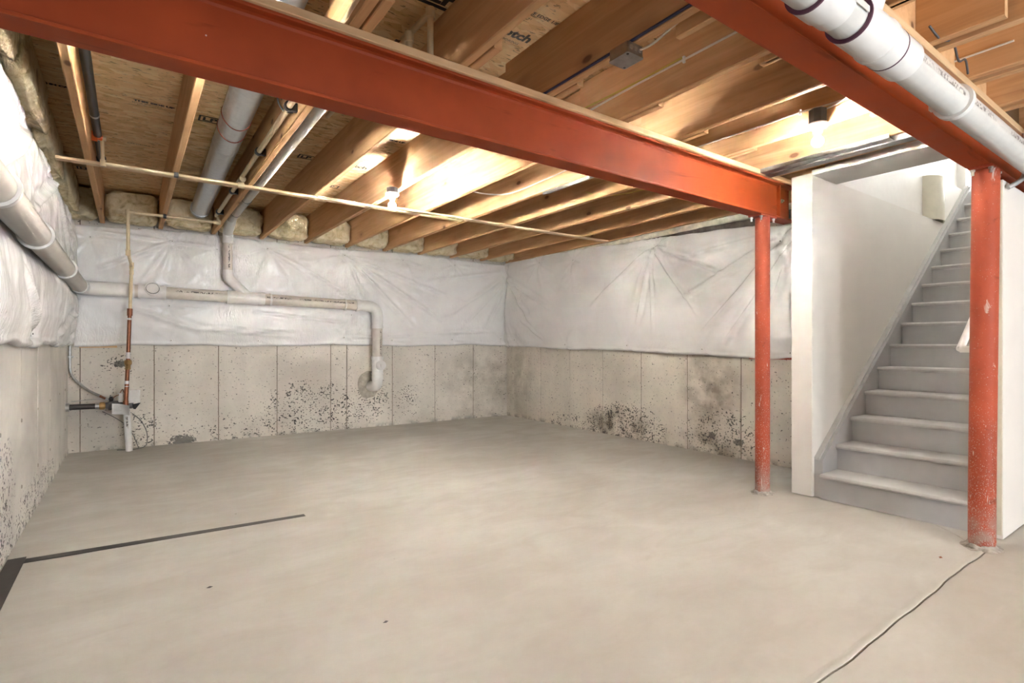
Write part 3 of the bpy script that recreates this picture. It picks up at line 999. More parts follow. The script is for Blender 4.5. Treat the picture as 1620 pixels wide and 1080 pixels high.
# pale batt edge over the film on the right wall
mbs = MB(); rowv = []
ny = 70
for i in range(ny):
    y = 2.45 + (7.38 - 2.45) * i / (ny - 1)
    zt, zb = JZ - .003, top_r(y) - 0.015
    d = 0.050 + 0.015 * mnoise.noise(Vector((y * 3, 0, 0)))
    zmid = max(zb + .01, zt - 0.06 - 0.02 * mnoise.noise(Vector((y * 4, 3, 0))))
    for (dd, z) in ((0.01, zt), (d, zt - .004), (d + .012, (zt + zmid) / 2), (d, zmid), (0.014, zmid - .004)):
        rowv.append((XR - dd, y, z))
mbs.add(rowv, [(i * 5 + j, i * 5 + j + 1, (i + 1) * 5 + j + 1, (i + 1) * 5 + j) for i in range(ny - 1) for j in range(4)])
tag(part('insulation_strip', mbs, M['batt_facing'], None, 60), 'pale ragged insulation strip over the film behind the slim post', 'insulation')

# ------------------------------------------------------------------ drain pipes


def pipe_print(p0, p1, r, ang_dir, parent, m='print_on_pvc', w=0.010):
    """a thin printed strip lying on a pipe wall on the side ang_dir"""
    p0, p1 = Vector(p0), Vector(p1)
    t = (p1 - p0).normalized()
    n = Vector(ang_dir); n = (n - t * n.dot(t)).normalized()
    s = t.cross(n)
    vs = []
    for p in (p0, p1):
        for a in (-w, 0, w):
            th = a / r
            vs.append(p + (n * math.cos(th) + s * math.sin(th)) * (r + 0.0008))
    return part('printed_line', MB().add(vs, [(0, 1, 4, 3), (1, 2, 5, 4)]), M[m], parent, 60)


DR = 0.070


def bp(x, z): return (x, YB(x) - 0.185, z)


dp = thing('drain_pipe', 'cream plastic drain pipe run along the film covered walls with a floor drop', 'pipe', (2.9, 7.35, 0.5))
zl, zr_ = 1.822, 1.748


def zback(x): return zl + (zr_ - zl) * (x + 0.3) / 2.98


LPX = -0.436
part('pipe_run', MB().tube([(LPX, -2.0, 1.83), (LPX, 7.28, 1.822)], DR, 26), M['pvc'], dp, 40, 'cream pipe sloping along the wall beside the camera')
part('elbow', MB().tube(rounded([(LPX, 7.22, 1.822), (LPX, 7.475, 1.822), (-0.08, YB(-.1) - .185, zback(-.1))], 0.16, 8), DR * 1.13, 26), M['pvc_fitting'], dp, 40)
part('pipe_run', MB().tube([bp(-0.1, zback(-.1)), bp(2.66, zback(2.66))], DR, 26), M['pvc'], dp, 40, 'cream pipe along the far wall')
part('coupling', MB().tube([bp(-0.10, zback(-.1)), bp(0.0, zback(0))], DR * 1.14, 26), M['pvc_fitting'], dp, 40)
tee_ = part('cleanout_tee', MB().tube([bp(0.085, zback(.1)), bp(0.335, zback(.3))], DR * 1.13, 26).tube([bp(0.21, zback(.2)), (0.21, YB(.21) - .185 - .10, zback(.2) + .03)], DR * .98, 22), M['pvc_fitting'], dp, 40)
for a_, b_ in ((.075, .10), (.32, .345)):
    part('tee_rim', MB().tube([bp(a_, zback(a_)), bp(b_, zback(b_))], DR * 1.24, 26), M['pvc_fitting'], tee_, 40)
cpos = Vector((0.21, YB(.21) - .185 - .10, zback(.2) + .03))
cap_ = part('cleanout_cap', MB().ring(cpos, cpos + Vector((0, -.016, .003)), DR * 1.08, DR * .9, 24).tube([cpos, cpos + Vector((0, -.008, .002))], DR * .92, 22), M['pvc_fitting'], dp, 40)
part('cap_seal', MB().ring(cpos + Vector((0, -.008, 0)), cpos + Vector((0, -.0175, .003)), DR * .94, DR * .88, 24), M['box_dark'], cap_)
# wye where the vent comes down
wye_ = part('wye', MB().tube([bp(0.99, zback(1.0)), bp(1.34, zback(1.34))], DR * 1.13, 26), M['pvc_fitting'], dp, 40)
for a_, b_ in ((.975, 1.0), (1.33, 1.40)):
    part('wye_rim', MB().tube([bp(a_, zback(a_)), bp(b_, zback(b_))], DR * 1.21, 26), M['pvc_fitting'], wye_, 40)
VX, VR = 0.985, 0.052
vy = YB(VX) - 0.185
part('wye_branch', MB().tube([(1.22, vy, zback(1.2) + .01), (1.06, vy, 1.955)], VR * 1.16, 22), M['pvc_fitting'], dp, 40)
part('vent_elbow', MB().tube(rounded([(1.09, vy, 1.93), (VX, vy, 2.03), (VX, vy, 2.12)], .10, 8), VR * 1.16, 22), M['pvc_fitting'], dp, 40)
part('vent_pipe', MB().tube([(VX, vy, 2.10), (VX, vy, 2.46)], VR, 22), M['pvc'], dp, 40)
part('vent_coupling', MB().tube([(VX, vy, 2.45), (VX, vy, 2.53)], VR * 1.16, 22), M['pvc_fitting'], dp, 40)
part('vent_coupling', MB().tube(rounded([(VX, vy, 2.50), (VX, vy, 2.585), (0.955, 6.94, 2.67)], .10, 8), VR * 1.14, 22), M['pvc_fitting'], dp, 40)
part('vent_pipe', MB().tube([(0.955, 7.0, 2.66), (0.937, 2.7, 2.66)], VR * .92, 22), M['pvc'], dp, 40, 'vent pipe running beside a joist')
for y in (6.6, 5.9):
    part('vent_band', MB().ring((0.953, y, 2.66), (0.953, y + .012, 2.66), VR * .97, VR * .9, 22), M['box_dark'], dp)
# drop into the wall
DX = 2.885; dy = YB(DX) - 0.185
elb_ = part('elbow', MB().tube(rounded([bp(2.58, zback(2.58)), bp(DX, zback(DX)), (DX, dy, 1.44)], 0.17, 9), DR * 1.13, 26), M['pvc_fitting'], dp, 40)
part('elbow_rim', MB().tube([bp(2.575, zback(2.58)), bp(2.62, zback(2.6))], DR * 1.2, 26), M['pvc_fitting'], elb_, 40)
part('elbow_rim', MB().tube([(DX, dy, 1.47), (DX, dy, 1.43)], DR * 1.2, 26), M['pvc_fitting'], elb_, 40)
part('drop_pipe', MB().tube([(DX, dy, 1.46), (DX, dy, 0.95)], DR, 26), M['pvc'], dp, 40)
part('cleanout_fitting', MB().tube([(DX, dy, 1.03), (DX, dy, 0.99), (DX, dy, .988), (DX, dy, .80), (DX, dy, .798), (DX, dy, 0.77)], [DR * 1.2, DR * 1.2, DR * 1.12, DR * 1.12, DR * 1.2, DR * 1.2], 26), M['pvc_fitting'], dp, 40)
co = Vector((DX + .02, dy - .05, 0.905))
part('cleanout_plug', MB().tube([co, co + Vector((0, -.055, 0))], DR * .98, 22).tube([co + Vector((0, -.055, 0)), co + Vector((0, -.07, 0))], DR * .86, 22).box(co.x - .024, co.x + .024, co.y - .095, co.y - .068, co.z - .024, co.z + .024), M['pvc_fitting'], dp, 40)
part('wall_elbow', MB().tube(rounded([(DX, dy, 0.80), (DX, dy, 0.60), (DX - .035, YB(DX) + .05, 0.595)], 0.15, 9), DR * 1.06, 26), M['pvc_fitting'], dp, 40)
part('wall_elbow_rim', MB().tube([(DX, dy, 0.76), (DX, dy, 0.70)], DR * 1.17, 26), M['pvc_fitting'], dp, 40)
# hangers
for x in (0.03, 1.47, 2.42):
    c = Vector(bp(x - 0.0, zback(x)))
    part('pipe_hanger', MB().ring(c + Vector((-.011, 0, 0)), c + Vector((.011, 0, 0)), DR + .010, DR + .001, 24), M['hanger_white'], dp, 40)
for y in (2.9, 4.05, 5.7):
    part('pipe_hanger', MB().ring((LPX, y - .02, 1.825), (LPX, y + .02, 1.825), DR * 1.22, DR + .001, 24), M['hanger_white'], dp, 40)
pipe_print(bp(0.36, zback(.36)), bp(0.96, zback(.96)), DR, (-.1, -1, .35), dp)
pipe_print(bp(1.42, zback(1.42)), bp(2.55, zback(2.55)), DR, (-.1, -1, .35), dp)
pipe_print((LPX, 3.2, 1.828), (LPX, 7.1, 1.823), DR, (1, -.2, .25), dp)
pipe_print((VX, vy, 2.14), (VX, vy, 2.44), VR, (.15, -1, 0), dp)
pipe_print((DX, dy, 1.05), (DX, dy, 1.40), DR, (.35, -1, 0), dp)
# mortar patch round the pipe where it enters the wall
pv = []; n = 40
for k in range(n):
    a = 2 * math.pi * k / n
    rr = 0.165 * (1 + 0.16 * mnoise.noise(Vector((math.cos(a) * 1.7, math.sin(a) * 1.7, 4))))
    x = DX - .07 + rr * math.cos(a) * .95; z = .62 + rr * math.sin(a) * 1.25
    pv.append((x, YB(x) - .006, z))
for k in range(n):
    x, y, z = pv[k]; pv.append((DX - .07 + (x - DX + .07) * .8, YB(x) - .013, .62 + (z - .62) * .8))
tag(part('mortar_patch', MB().add(pv, [(k, (k + 1) % n, n + (k + 1) % n, n + k) for k in range(n)] + [tuple(range(n, 2 * n))]), M['patch_cement'], None, 30), 'rough grey mortar patch where the drain drop enters the wall', 'mortar')

# big pipe beside the near beam
PY, PZ, PR = 0.78, 2.256, 0.0595
gp = thing('drain_pipe', 'large grey white drain pipe hung beside the near red beam', 'pipe', (2.5, PY, PZ))
part('pipe_run', MB().tube([(-0.36, PY, PZ), (9.7, PY, PZ)], PR, 36), M['pvc_grey'], gp, 40)


def fit(name, prof):
    return part(name, MB().tube([(x, PY, PZ) for x, r in prof], [r for x, r in prof], 36), M['pvc_fitting'], gp, 35)


f1_ = fit('coupling', [(1.64, .0585), (1.641, .0705), (1.735, .0705), (1.745, .0655), (1.80, .0655), (1.801, .059)])
f2_ = fit('wye_body', [(1.905, .0585), (1.906, .0715), (2.10, .0715), (2.105, .0755), (2.125, .0755), (2.13, .0705), (2.20, .0705), (2.201, .0585)])
f3_ = fit('coupling', [(2.205, .0585), (2.206, .0700), (2.345, .0700), (2.352, .0585)])
for x, r, pa in ((1.636, .0712, f1_), (1.900, .0722, f2_), (2.203, .0714, f3_)):
    part('primer_line', MB().ring((x - .003, PY, PZ), (x + .004, PY, PZ), r, r - .012, 36), M['primer_purple'], pa, 40)
part('branch_pipe', MB().tube([(1.98, PY - .01, PZ + .03), (1.93, PY - .075, PZ + .16), (1.91, PY - .10, PZ + .30)], .052, 24), M['pvc_fitting'], gp, 40)
part('branch_collar', MB().tube([(1.945, PY - .062, PZ + .125), (1.925, PY - .085, PZ + .20)], .064, 24), M['pvc_fitting'], gp, 40)
part('pipe_hanger', MB().ring((2.905, PY, PZ), (2.94, PY, PZ), .073, .060, 32).box(2.905, 2.94, PY + .058, PY + .085, PZ - .01, PZ + .10), M['pvc_fitting'], gp, 40)
part('pipe_hanger', MB().ring((6.0, PY, PZ), (6.035, PY, PZ), .073, .060, 32), M['pvc_fitting'], gp, 40)
pipe_print((2.37, PY, PZ), (2.85, PY, PZ), PR, (0, -1.0, -0.05), gp, 'print_on_grey')
pipe_print((2.97, PY, PZ), (4.2, PY, PZ), PR, (0, -1.0, -0.05), gp, 'print_on_grey')
pipe_print((1.70, PY, PZ), (1.89, PY, PZ), .0655, (0, -1.0, -0.05), gp, 'print_on_grey')

# ------------------------------------------------------------------ foil duct
du = thing('air_duct', 'round bare metal air duct running between two joists', 'duct', (0.6, 5.0, 2.74))


def dpt(y): return (0.575 + 0.022 * (y - 3.5), y, 2.745)


part('duct_run', MB().tube([dpt(0.4), dpt(3.9), dpt(7.05)], 0.092, 32), M['foil'], du, 40)
for y, r in ((4.62, .0945), (4.66, .0945), (6.05, .0935), (2.0, .0945)):
    part('duct_bead', MB().tube([dpt(y - .006), dpt(y), dpt(y + .006)], [.0915, r, .0915], 32), M['foil'], du, 40)
for y in (4.02, 4.28):
    pts = []
    for k in range(29):
        a = 2 * math.pi * k / 28
        c = dpt(y + 0.02 * math.sin(a * 2 + y))
        pts.append((c[0] + .094 * math.cos(a), c[1], c[2] + .094 * math.sin(a)))
    part('seal_band', MB().tube(pts, .0035, 6, caps=False), M['duct_seal'], du)
part('duct_collar', MB().ring(dpt(6.98), dpt(7.06), .100, .091, 32), M['galvanised'], du, 40)

# ------------------------------------------------------------------ water lines
wp = thing('water_line', 'cream plastic water line clipped under the joists dropping to the copper riser', 'pipe', (0, 6.72, 2.1))
WR = 0.0155
RZ = 2.5515
part('pipe_run', MB().tube([(0.775, 0.6, 2.625), (0.775, 6.72, 2.625)], WR * 1.15, 14), M['cpvc'], wp, 40, 'cream pipe following a joist')
part('drop_leg', MB().tube([(0.795, 6.74, 2.64), (0.795, 6.72, RZ)], WR, 14), M['cpvc'], wp, 40)
part('pipe_run', MB().tube([(0.80, 6.72, RZ), (-0.016, 6.70, RZ)], WR, 14), M['cpvc'], wp, 40)
part('pipe_run', MB().tube([(-0.016, 6.70, RZ), (-0.016, 6.75, 2.15)], WR * 1.05, 14), M['cpvc'], wp, 40)
part('offset_leg', MB().tube([(-0.016, 6.75, 2.14), (0.014, 7.28, 2.07)], WR, 14), M['cpvc'], wp, 40)
part('pipe_run', MB().tube([(0.014, 7.28, 2.08), (0.0, 7.30, 1.58)], WR * 1.1, 14), M['cpvc'], wp, 40)


def knob(name, c, d, r, L, m, par, n=14):
    c = Vector(c); d = Vector(d).normalized() * L / 2
    return part(name, MB().tube([c - d, c - d * .98, c + d * .98, c + d], [r * .9, r, r, r * .9], n), m, par, 40)


knob('elbow', (0.80, 6.73, RZ + .005), (0, 0, 1), .024, .05, M['cpvc'], wp)
knob('elbow', (0.775, 6.72, RZ), (1, 0, 0), .022, .05, M['cpvc'], wp)
knob('elbow', (-0.016, 6.70, RZ - .004), (0, 0, 1), .024, .05, M['cpvc'], wp)
knob('elbow', (0.006, 6.70, RZ), (1, 0, 0), .022, .04, M['cpvc'], wp)
knob('elbow', (-0.016, 6.755, 2.145), (0, .4, -1), .022, .06, M['cpvc'], wp)
knob('elbow', (0.014, 7.27, 2.075), (0, .4, -1), .022, .07, M['cpvc'], wp)
knob('coupling', (0.013, 7.28, 2.00), (0, 0, 1), .021, .05, M['cpvc'], wp)
for (x, y, z) in ((0.298, 6.71, RZ),):
    part('clip', MB().ring((x - .014, y, z), (x + .014, y, z), .024, .015, 14).box(x - .014, x + .014, y - .03, y + .03, z + .010, JZ - .0005), M['black_plastic'], wp)
for y in (3.38, 4.30, 5.55, 6.5):
    part('clip', MB().ring((0.775, y - .014, 2.625), (0.775, y + .014, 2.625), .030, .018, 14).box(0.79, 0.82, y - .014, y + .014, 2.60, 2.65), M['black_plastic'], wp)
# branch lying along the furring strip to the black pipe
br = thing('water_branch', 'thin cream water line along the furring strip up to an orange valve', 'pipe', (0.3, 5.03, JZ - .02))
part('pipe_run', MB().tube([(0.775, 5.03, JZ - .016), (-0.165, 5.03, JZ - .016)], .0125, 12), M['cpvc'], br, 40)
part('riser_leg', MB().tube([(-0.165, 5.03, JZ - .016), (-0.17, 5.02, 2.74)], .0125, 12), M['cpvc'], br, 40)
part('riser_leg', MB().tube([(0.775, 5.03, JZ - .016), (0.775, 5.03, 2.61)], .015, 12), M['cpvc'], br, 40)
knob('elbow', (-0.165, 5.03, JZ - .014), (0, 0, 1), .019, .05, M['cpvc'], br)
knob('elbow', (-0.17, 5.02, 2.735), (1, 0, 0), .019, .05, M['cpvc'], br)
knob('tee', (0.775, 5.03, 2.60), (0, 1, 0), .025, .07, M['cpvc'], br)
knob('elbow', (0.765, 5.03, JZ - .016), (1, 0, 0), .020, .05, M['cpvc'], br)
part('clip', MB().box(0.285, 0.315, 5.010, 5.05, JZ - .034, JZ - .0005), M['black_plastic'], br)
part('valve', MB().tube([(-0.21, 5.0, 2.735), (-0.17, 5.01, 2.735)], .020, 12).box(-0.235, -0.195, 4.985, 5.0, 2.70, 2.77), M['valve_orange'], br, label='small orange valve')
# black pipe between the first joists
bpip = thing('black_pipe', 'dark black iron pipe running along the first joist near the batt corner', 'pipe', (-0.185, 4.4, 2.75))
part('pipe_run', MB().tube([(-0.195, 0.5, 2.75), (-0.195, 5.62, 2.75)], .026, 18), M['black_pipe'], bpip, 40)
part('band', MB().ring((-0.195, 4.55, 2.75), (-0.195, 4.575, 2.75), .029, .026, 18), M['steel_bolt'], bpip, 40)
part('end_fitting', MB().tube([(-0.195, 5.60, 2.75), (-0.195, 5.72, 2.75)], .033, 18), M['black_pipe'], bpip, 40)

# copper riser, meter and what hangs on them in the corner
CX, CY = -0.012, 7.30
cr = thing('copper_riser', 'vertical copper water pipe rising from the meter', 'pipe', (CX, CY, .5))
part('riser_pipe', MB().tube([(-0.002, CY, 1.59), (-0.018, CY, 1.02)], .0195, 16), M['copper'], cr, 40)
part('riser_pipe', MB().tube([(-0.018, CY, 1.02), (-0.038, CY, .54)], .0205, 16), M['copper'], cr, 40)
part('adapter', MB().tube([(-0.001, CY, 1.60), (-0.003, CY, 1.52)], .026, 16), M['copper'], cr, 40)
part('adapter_tape', MB().tube([(-0.004, CY, 1.495), (-0.005, CY, 1.475)], .024, 16), M['paper_tag'], cr, 40)
part('union_nut', MB().tube([(-0.018, CY, 1.03), (-0.018, CY, 1.015), (-0.018, CY, .985), (-0.019, CY, .97), (-.019, CY, .925)], [.028, .036, .036, .026, .026], 8), M['brass'], cr, 30)
part('sticker', MB().tube([(-0.0165, CY, 1.115), (-0.018, CY, 1.045)], .0215, 16), M['paper_tag'], cr, 40)
part('sticker', MB().tube([(-0.028, CY, .800), (-0.029, CY, .765)], .0225, 16), M['paper_tag'], cr, 40)
part('solder_ring', MB().tube([(-0.029, CY, .742), (-0.029, CY, .735)], .0225, 16), M['steel_bolt'], cr, 40)
part('bottom_elbow', MB().tube(rounded([(-.038, CY, .58), (-.038, CY, .50), (-.038, CY + .08, .495)], .04, 5), .026, 16), M['copper'], cr, 40)
wm = thing('water_meter', 'small water meter with a pale cover and hanging paper tag', 'meter', (-.08, 7.42, .45))
part('meter_body', MB().tube([(-0.22, 7.42, .525), (-.20, 7.42, .525), (-.19, 7.42, .525), (-.06, 7.42, .525), (.03, 7.42, .515)], [.034, .038, .05, .05, .035], 18), M['box_dark'], wm, 40)
part('register', MB().cbox(-0.02, 0.095, 7.375, 7.465, .545, .685, .012, 'z'), M['meter_white'], wm)
part('register', MB().cbox(-0.11, -0.055, 7.385, 7.455, .55, .66, .012, 'z'), M['meter_white'], wm)
part('wire_nut', MB().tube([(-.17, 7.40, .575), (-.17, 7.40, .60), (-.17, 7.40, .625)], [.016, .024, .012], 12), M['black_plastic'], wm, 40)
part('lead_wire', MB().tube(smooth_path([(-.16, 7.40, .60), (-.13, 7.38, .63), (-.10, 7.39, .645), (-.07, 7.40, .70), (-.055, 7.41, .66)]), .004, 6), M['copper'], wm)
part('outlet_flap', MB().add([(.02, 7.37, .53), (.10, 7.37, .545), (.05, 7.40, .47), (.03, 7.40, .475)], [(0, 1, 2, 3)]).add([(.02, 7.372, .53), (.10, 7.372, .545), (.05, 7.402, .47), (.03, 7.402, .475)], [(3, 2, 1, 0)]), M['black_plastic'], wm)
tg = MB(); tv = []
for i in range(9):
    for j in range(7):
        u, v = i / 8, j / 6
        curl = 0.05 * max(0, u - .35 + (v - .4) * .3) ** 2 * 4
        tv.append((-.16 + .155 * u, 7.258 - curl + .012 * math.sin(u * 3), .445 + .115 * v - .02 * u))
tg.add(tv, [(i * 7 + j, (i + 1) * 7 + j, (i + 1) * 7 + j + 1, i * 7 + j + 1) for i in range(8) for j in range(6)])
ptg_ = part('paper_tag', tg, M['paper_tag'], wm, 60, 'curled white paper tag with fine print')
pr = MB()
for k in range(5):
    pr.box(-.145, -.085 + .012 * math.sin(k * 2), 7.2535, 7.2545, .535 - .014 * k, .538 - .014 * k)
part('tag_print', pr, M['cable_grey'], ptg_)
ip = thing('inlet_pipe', 'black water inlet pipe with brass coupling coming out of the corner', 'pipe', (-.4, 7.42, .5))
part('inlet_run', MB().tube([(XL, 7.42, .528), (-.28, 7.42, .526)], .030, 16), M['black_pipe'], ip, 40)
part('wall_collar', MB().tube([(XL, 7.42, .528), (XL + .03, 7.42, .528)], .046, 16), M['galvanised'], ip, 40)
part('collar_nut', MB().tube([(-.31, 7.42, .526), (-.275, 7.42, .526)], .034, 16), M['galvanised'], ip, 40)
part('brass_coupling', MB().tube([(-.275, 7.42, .526), (-.265, 7.42, .526), (-.235, 7.42, .526), (-.22, 7.42, .526), (-.20, 7.42, .526)], [.036, .042, .042, .030, .034], 16), M['brass'], ip, 40)
sp = thing('standpipe', 'short white plastic standpipe leaning under the meter', 'pipe', (0, 7.42, 0))
part('standpipe_tube', MB().tube([(-0.030, 7.385, .455), (-0.008, 7.425, 0.003)], .034, 22), M['pvc_fitting'], sp, 40)
pipe_print((-0.028, 7.388, .40), (-0.016, 7.41, .20), .034, (-.1, -1, 0), sp)
cd = thing('wall_conduit', 'bent grey metal conduit curving down the corner towards the meter', 'conduit', (XL + .02, 7.58, .6))
part('conduit_tube', MB().tube(rounded([(-.535, 7.57, 1.19), (-.535, 7.57, .86), (-.37, 7.50, .69), (-.27, 7.45, .635)], .10, 8), .013, 12), M['galvanised'], cd, 40)
part('conduit_strap', MB().box(-.555, -.50, 7.548, 7.585, 1.06, 1.075), M['galvanised'], cd)
part('tape_wrap', MB().tube([(-.29, 7.46, .645), (-.22, 7.44, .60)], .012, 10), M['copper'], cd, 40)
part('wire_tail', MB().tube(smooth_path([(-.22, 7.44, .60), (-.15, 7.42, .58), (-.10, 7.42, .55)]), .006, 8), M['cable_grey'], cd, 60)
tag(part('loose_wire', MB().tube(smooth_path([(-.52, 7.50, .58), (-.30, 7.44, .60), (-.16, 7.44, .575)]), .004, 6), M['cable_grey'], None, 60), 'thin grey wire stretched above the black inlet pipe', 'wire')
tag(part('loose_wire', MB().tube(smooth_path([(-.25, 7.46, .46), (-.14, 7.50, .38), (-.04, 7.54, .28), (.03, 7.54, .16), (.08, 7.52, .012)]), .004, 6), M['box_dark'], None, 60), 'thin dark wire drooping behind the white standpipe', 'wire')
tag(part('loose_wire', MB().tube(smooth_path([(.02, 7.44, .42), (.10, 7.47, .33), (.155, 7.47, .20), (.16, 7.46, .08), (.13, 7.44, .03), (.03, 7.45, .012), (-.12, 7.50, .012)]), .0045, 6), M['box_dark'], None, 60), 'looped dark wire lying at the floor beside the standpipe', 'wire')

# two water lines standing up beside a joist over the long beam
for i, (x, y, zt, lab) in enumerate(((1.225, 2.42, 2.86, 'taller'), (1.17, 2.55, 2.78, 'shorter'))):
    st = thing('water_stub', '%s cream water stub turning down between joists above the long beam' % lab, 'pipe', (x, y, JZ), 'water stubs above the beam')
    part('upright_leg', MB().tube([(x, y, JZ + .002), (x, y, zt)], .0165, 14), M['cpvc'], st, 40)
    part('level_leg', MB().tube([(x, y, zt), (x - .06, y + 1.2, zt)], .0165, 14), M['cpvc'], st, 40)
    knob('elbow', (x, y, zt), (0, 0, 1), .024, .05, M['cpvc'], st)
    if i: part('clip', MB().box(x - .03, x + .03, y + .10, y + .125, zt - .03, zt + .03), M['black_plastic'], st)

# ------------------------------------------------------------------ lights on the joists


def bulb_light(label, x, y, ztop, box_mat, h_box, glow):
    t = thing('ceiling_light', label, 'light', (x, y, ztop), 'bare bulb lights')
    zb = ztop - h_box
    part('outlet_box', MB().lathe([(.0, 0), (.052, 0), (.052, -h_box), (0, -h_box)][::-1], (x, y, ztop), 8), M[box_mat], t, 30)
    lh_ = part('lamp_holder', MB().lathe([(0, 0), (.058, 0), (.060, -.010), (.052, -.022), (.030, -.032), (.026, -.050), (0.0, -.050)][::-1], (x, y, zb - .0005), 28), M['porcelain'], t, 40)
    zc = zb - .050 - .058
    part('bulb_neck', MB().lathe([(.0, 0), (.016, 0), (.018, -.020), (.0, -.020)][::-1], (x, y, zb - .0502), 18), M['porcelain'], lh_, 40)
    prof = []
    for k in range(1, 10):
        a = math.pi * k / 10
        prof.append((BULB_R * math.sin(a), -BULB_R * math.cos(a)))
    part('bulb', MB().lathe(prof, (x, y, zc), 16), M['bulb_glow_' + glow], t, 180, 'glowing bare bulb')
    return t


bulb_light('bare glowing bulb under the joists beyond the long red beam', 1.868, 4.42, JZ - .001, 'box_dark', 0.045, 'far')
bulb_light('bare bulb on a dark round box between the two red beams', 3.452, 1.590, 2.645, 'box_dark', 0.085, 'mid')
bulb_light('added unseen bulb behind the long beam by the air duct', 0.298, 2.80, JZ - .001, 'box_dark', 0.012, 'duct')  # added, hidden by the beam, to brighten the left bays and walls
bulb_light('added unseen bulb behind the long beam in the middle bays', 2.49, 2.80, JZ - .001, 'box_dark', 0.012, 'beam')  # added, hidden by the beam, to even out the far walls
bulb_light('added unseen bulb on the side wall high above the stairs', 5.9, 1.069, 4.35, 'box_dark', 0.03, 'hall')  # added out of view to brighten the left stair wall
bulb_light('added unseen bulb filling the basement from behind the camera', 0.6, -2.2, JZ - .001, 'box_dark', 0.03, 'rear')  # added behind the camera as fill for the near floor
bulb_light('added unseen bulb in the side bay behind the stair wall', 3.06, -1.8, JZ - .001, 'box_dark', 0.03, 'rear')  # second added fill bulb behind the camera, never in view

# junction box
jb = thing('junction_box', 'square metal junction box with grey cover under a joist', 'electrical box', (1.872, 1.715, 2.52))
jx0, jx1, jy0, jy1 = 1.822, 1.926, 1.655, 1.772
bs_ = part('box_shell', MB().cbox(jx0, jx1, jy0, jy1, 2.522, JZ - .0005, .006, 'z'), M['galvanised'], jb)
cv_ = part('cover_plate', MB().cbox(jx0 - .003, jx1 + .003, jy0 - .003, jy1 + .003, 2.517, 2.522, .008, 'z'), M['galvanised'], jb, label='pale blank cover')
for k in range(3):
    part('knockout', MB().tube([(jx0 + .024 + k * .028, jy0, 2.547), (jx0 + .024 + k * .028, jy0 - .002, 2.547)], .011, 14), M['steel_bolt'], bs_, 40)
for (x, y) in ((jx1 - .012, jy1 - .012), (jx0 + .012, jy0 + .012)):
    part('cover_screw', MB().tube([(x, y, 2.517), (x, y, 2.514)], .006, 8), M['box_dark'], cv_)


# cables
def cable(label, pts, m, r=.0055, staples=()):
    t = thing('electrical_cable', label, 'cable', pts[0], 'cables along the joists')
    part('cable_sheath', MB().tube(smooth_path(pts, 6), r, 8), M[m], t, 60)
    for (x, y, z) in staples:
        part('staple', MB().box(x - .006, x + .006, y - .006, y + .006, z - .017, z + .017), M['hanger_white'], t)
    return t


xa = J0 - .055 + STEP          # mid bay joist with the junction box, left face
cable('dark blue cable along the foot of the joist with the junction box', [(xa - .006, 2.6, JZ + .014), (xa - .006, 2.0, JZ + .012), (xa - .006, 1.2, JZ + .014), (xa - .006, .7, JZ + .013)], 'cable_blue', .007)
xb_ = J0 - .055 + 2 * STEP
cable('white cable stapled half way up the joist past the junction box', [(xb_ - .007, 2.6, 2.70), (xb_ - .007, 2.2, 2.715), (xb_ - .007, 1.80, 2.72), (xb_ - .007, 1.3, 2.725), (xb_ - .007, .7, 2.73)], 'cable_white', .006, [(xb_ - .007, 1.79, 2.72)])
cable('yellow cable sagging beside the white one past the junction box', [(xb_ - .010, 2.6, 2.735), (xb_ - .010, 2.15, 2.728), (xb_ - .010, 1.80, 2.733)], 'cable_yellow', .006)
xc_ = J0 - .055 + 4 * STEP
cable('white cable stapled along the joist holding the bare bulb box', [(xc_ - .007, 2.6, 2.70), (xc_ - .007, 2.0, 2.69), (xc_ - .007, 1.72, 2.69), (xc_ - .007, 1.38, 2.675), (xc_ - .007, .7, 2.68)], 'cable_white', .006, [(xc_ - .007, 1.72, 2.69), (xc_ - .007, 1.36, 2.675)])
cable('thin white cable looping into the bare bulb box', [(xc_ - .012, 1.62, 2.65), (xc_ - .02, 1.50, 2.66), (xc_ - .02, 1.40, 2.70), (xc_ - .015, 1.36, 2.73), (xc_ - .012, 1.33, 2.69), (xc_ - .02, 1.40, 2.655), (xc_ - .02, 1.50, 2.64)], 'cable_white', .005)
cable('white cable running from the joist lap into the junction box', [(1.90, 1.66, 2.55), (1.93, 1.60, 2.565), (1.932, 1.45, 2.60), (1.925, 1.1, 2.64)], 'cable_white', .0055)
cable('white wire drooping between joists right of the far bulb', [(2.44, 4.22, 2.63), (2.62, 4.15, 2.585), (2.86, 4.05, 2.60), (2.99, 3.7, 2.66), (3.004, 3.2, 2.68), (3.006, 2.5, 2.69)], 'cable_white', .006)
cable('short brown wire hanging under a joist beyond the long beam', [(3.55, 3.75, 2.66), (3.60, 3.62, 2.60), (3.80, 3.45, 2.62), (4.09, 3.2, 2.70)], 'cable_yellow', .004)
cable('black cable from the duct to the water line clip', [(.70, 3.30, 2.70), (.72, 3.42, 2.66), (.76, 3.45, 2.62), (.80, 3.40, 2.60)], 'black_plastic', .005)
xn = J0 + .04 + 5 * STEP
for i, (dz, lab) in enumerate(((0.10, 'upper'), (0.065, 'lower'))):
    cable('%s of the two white cables stapled to the joist behind the grey pipe' % lab, [(xn - .007, 1.2, JZ + .08), (xn - .007, .80, JZ + .08 + dz * .1), (xn - .007, .35, JZ + .07 + dz), (xn - .007, -.3, JZ + .07 + dz), (xn - .007, -2, JZ + .07 + dz)], 'cable_white', .0065, [(xn - .007, .36, JZ + .07 + dz)])
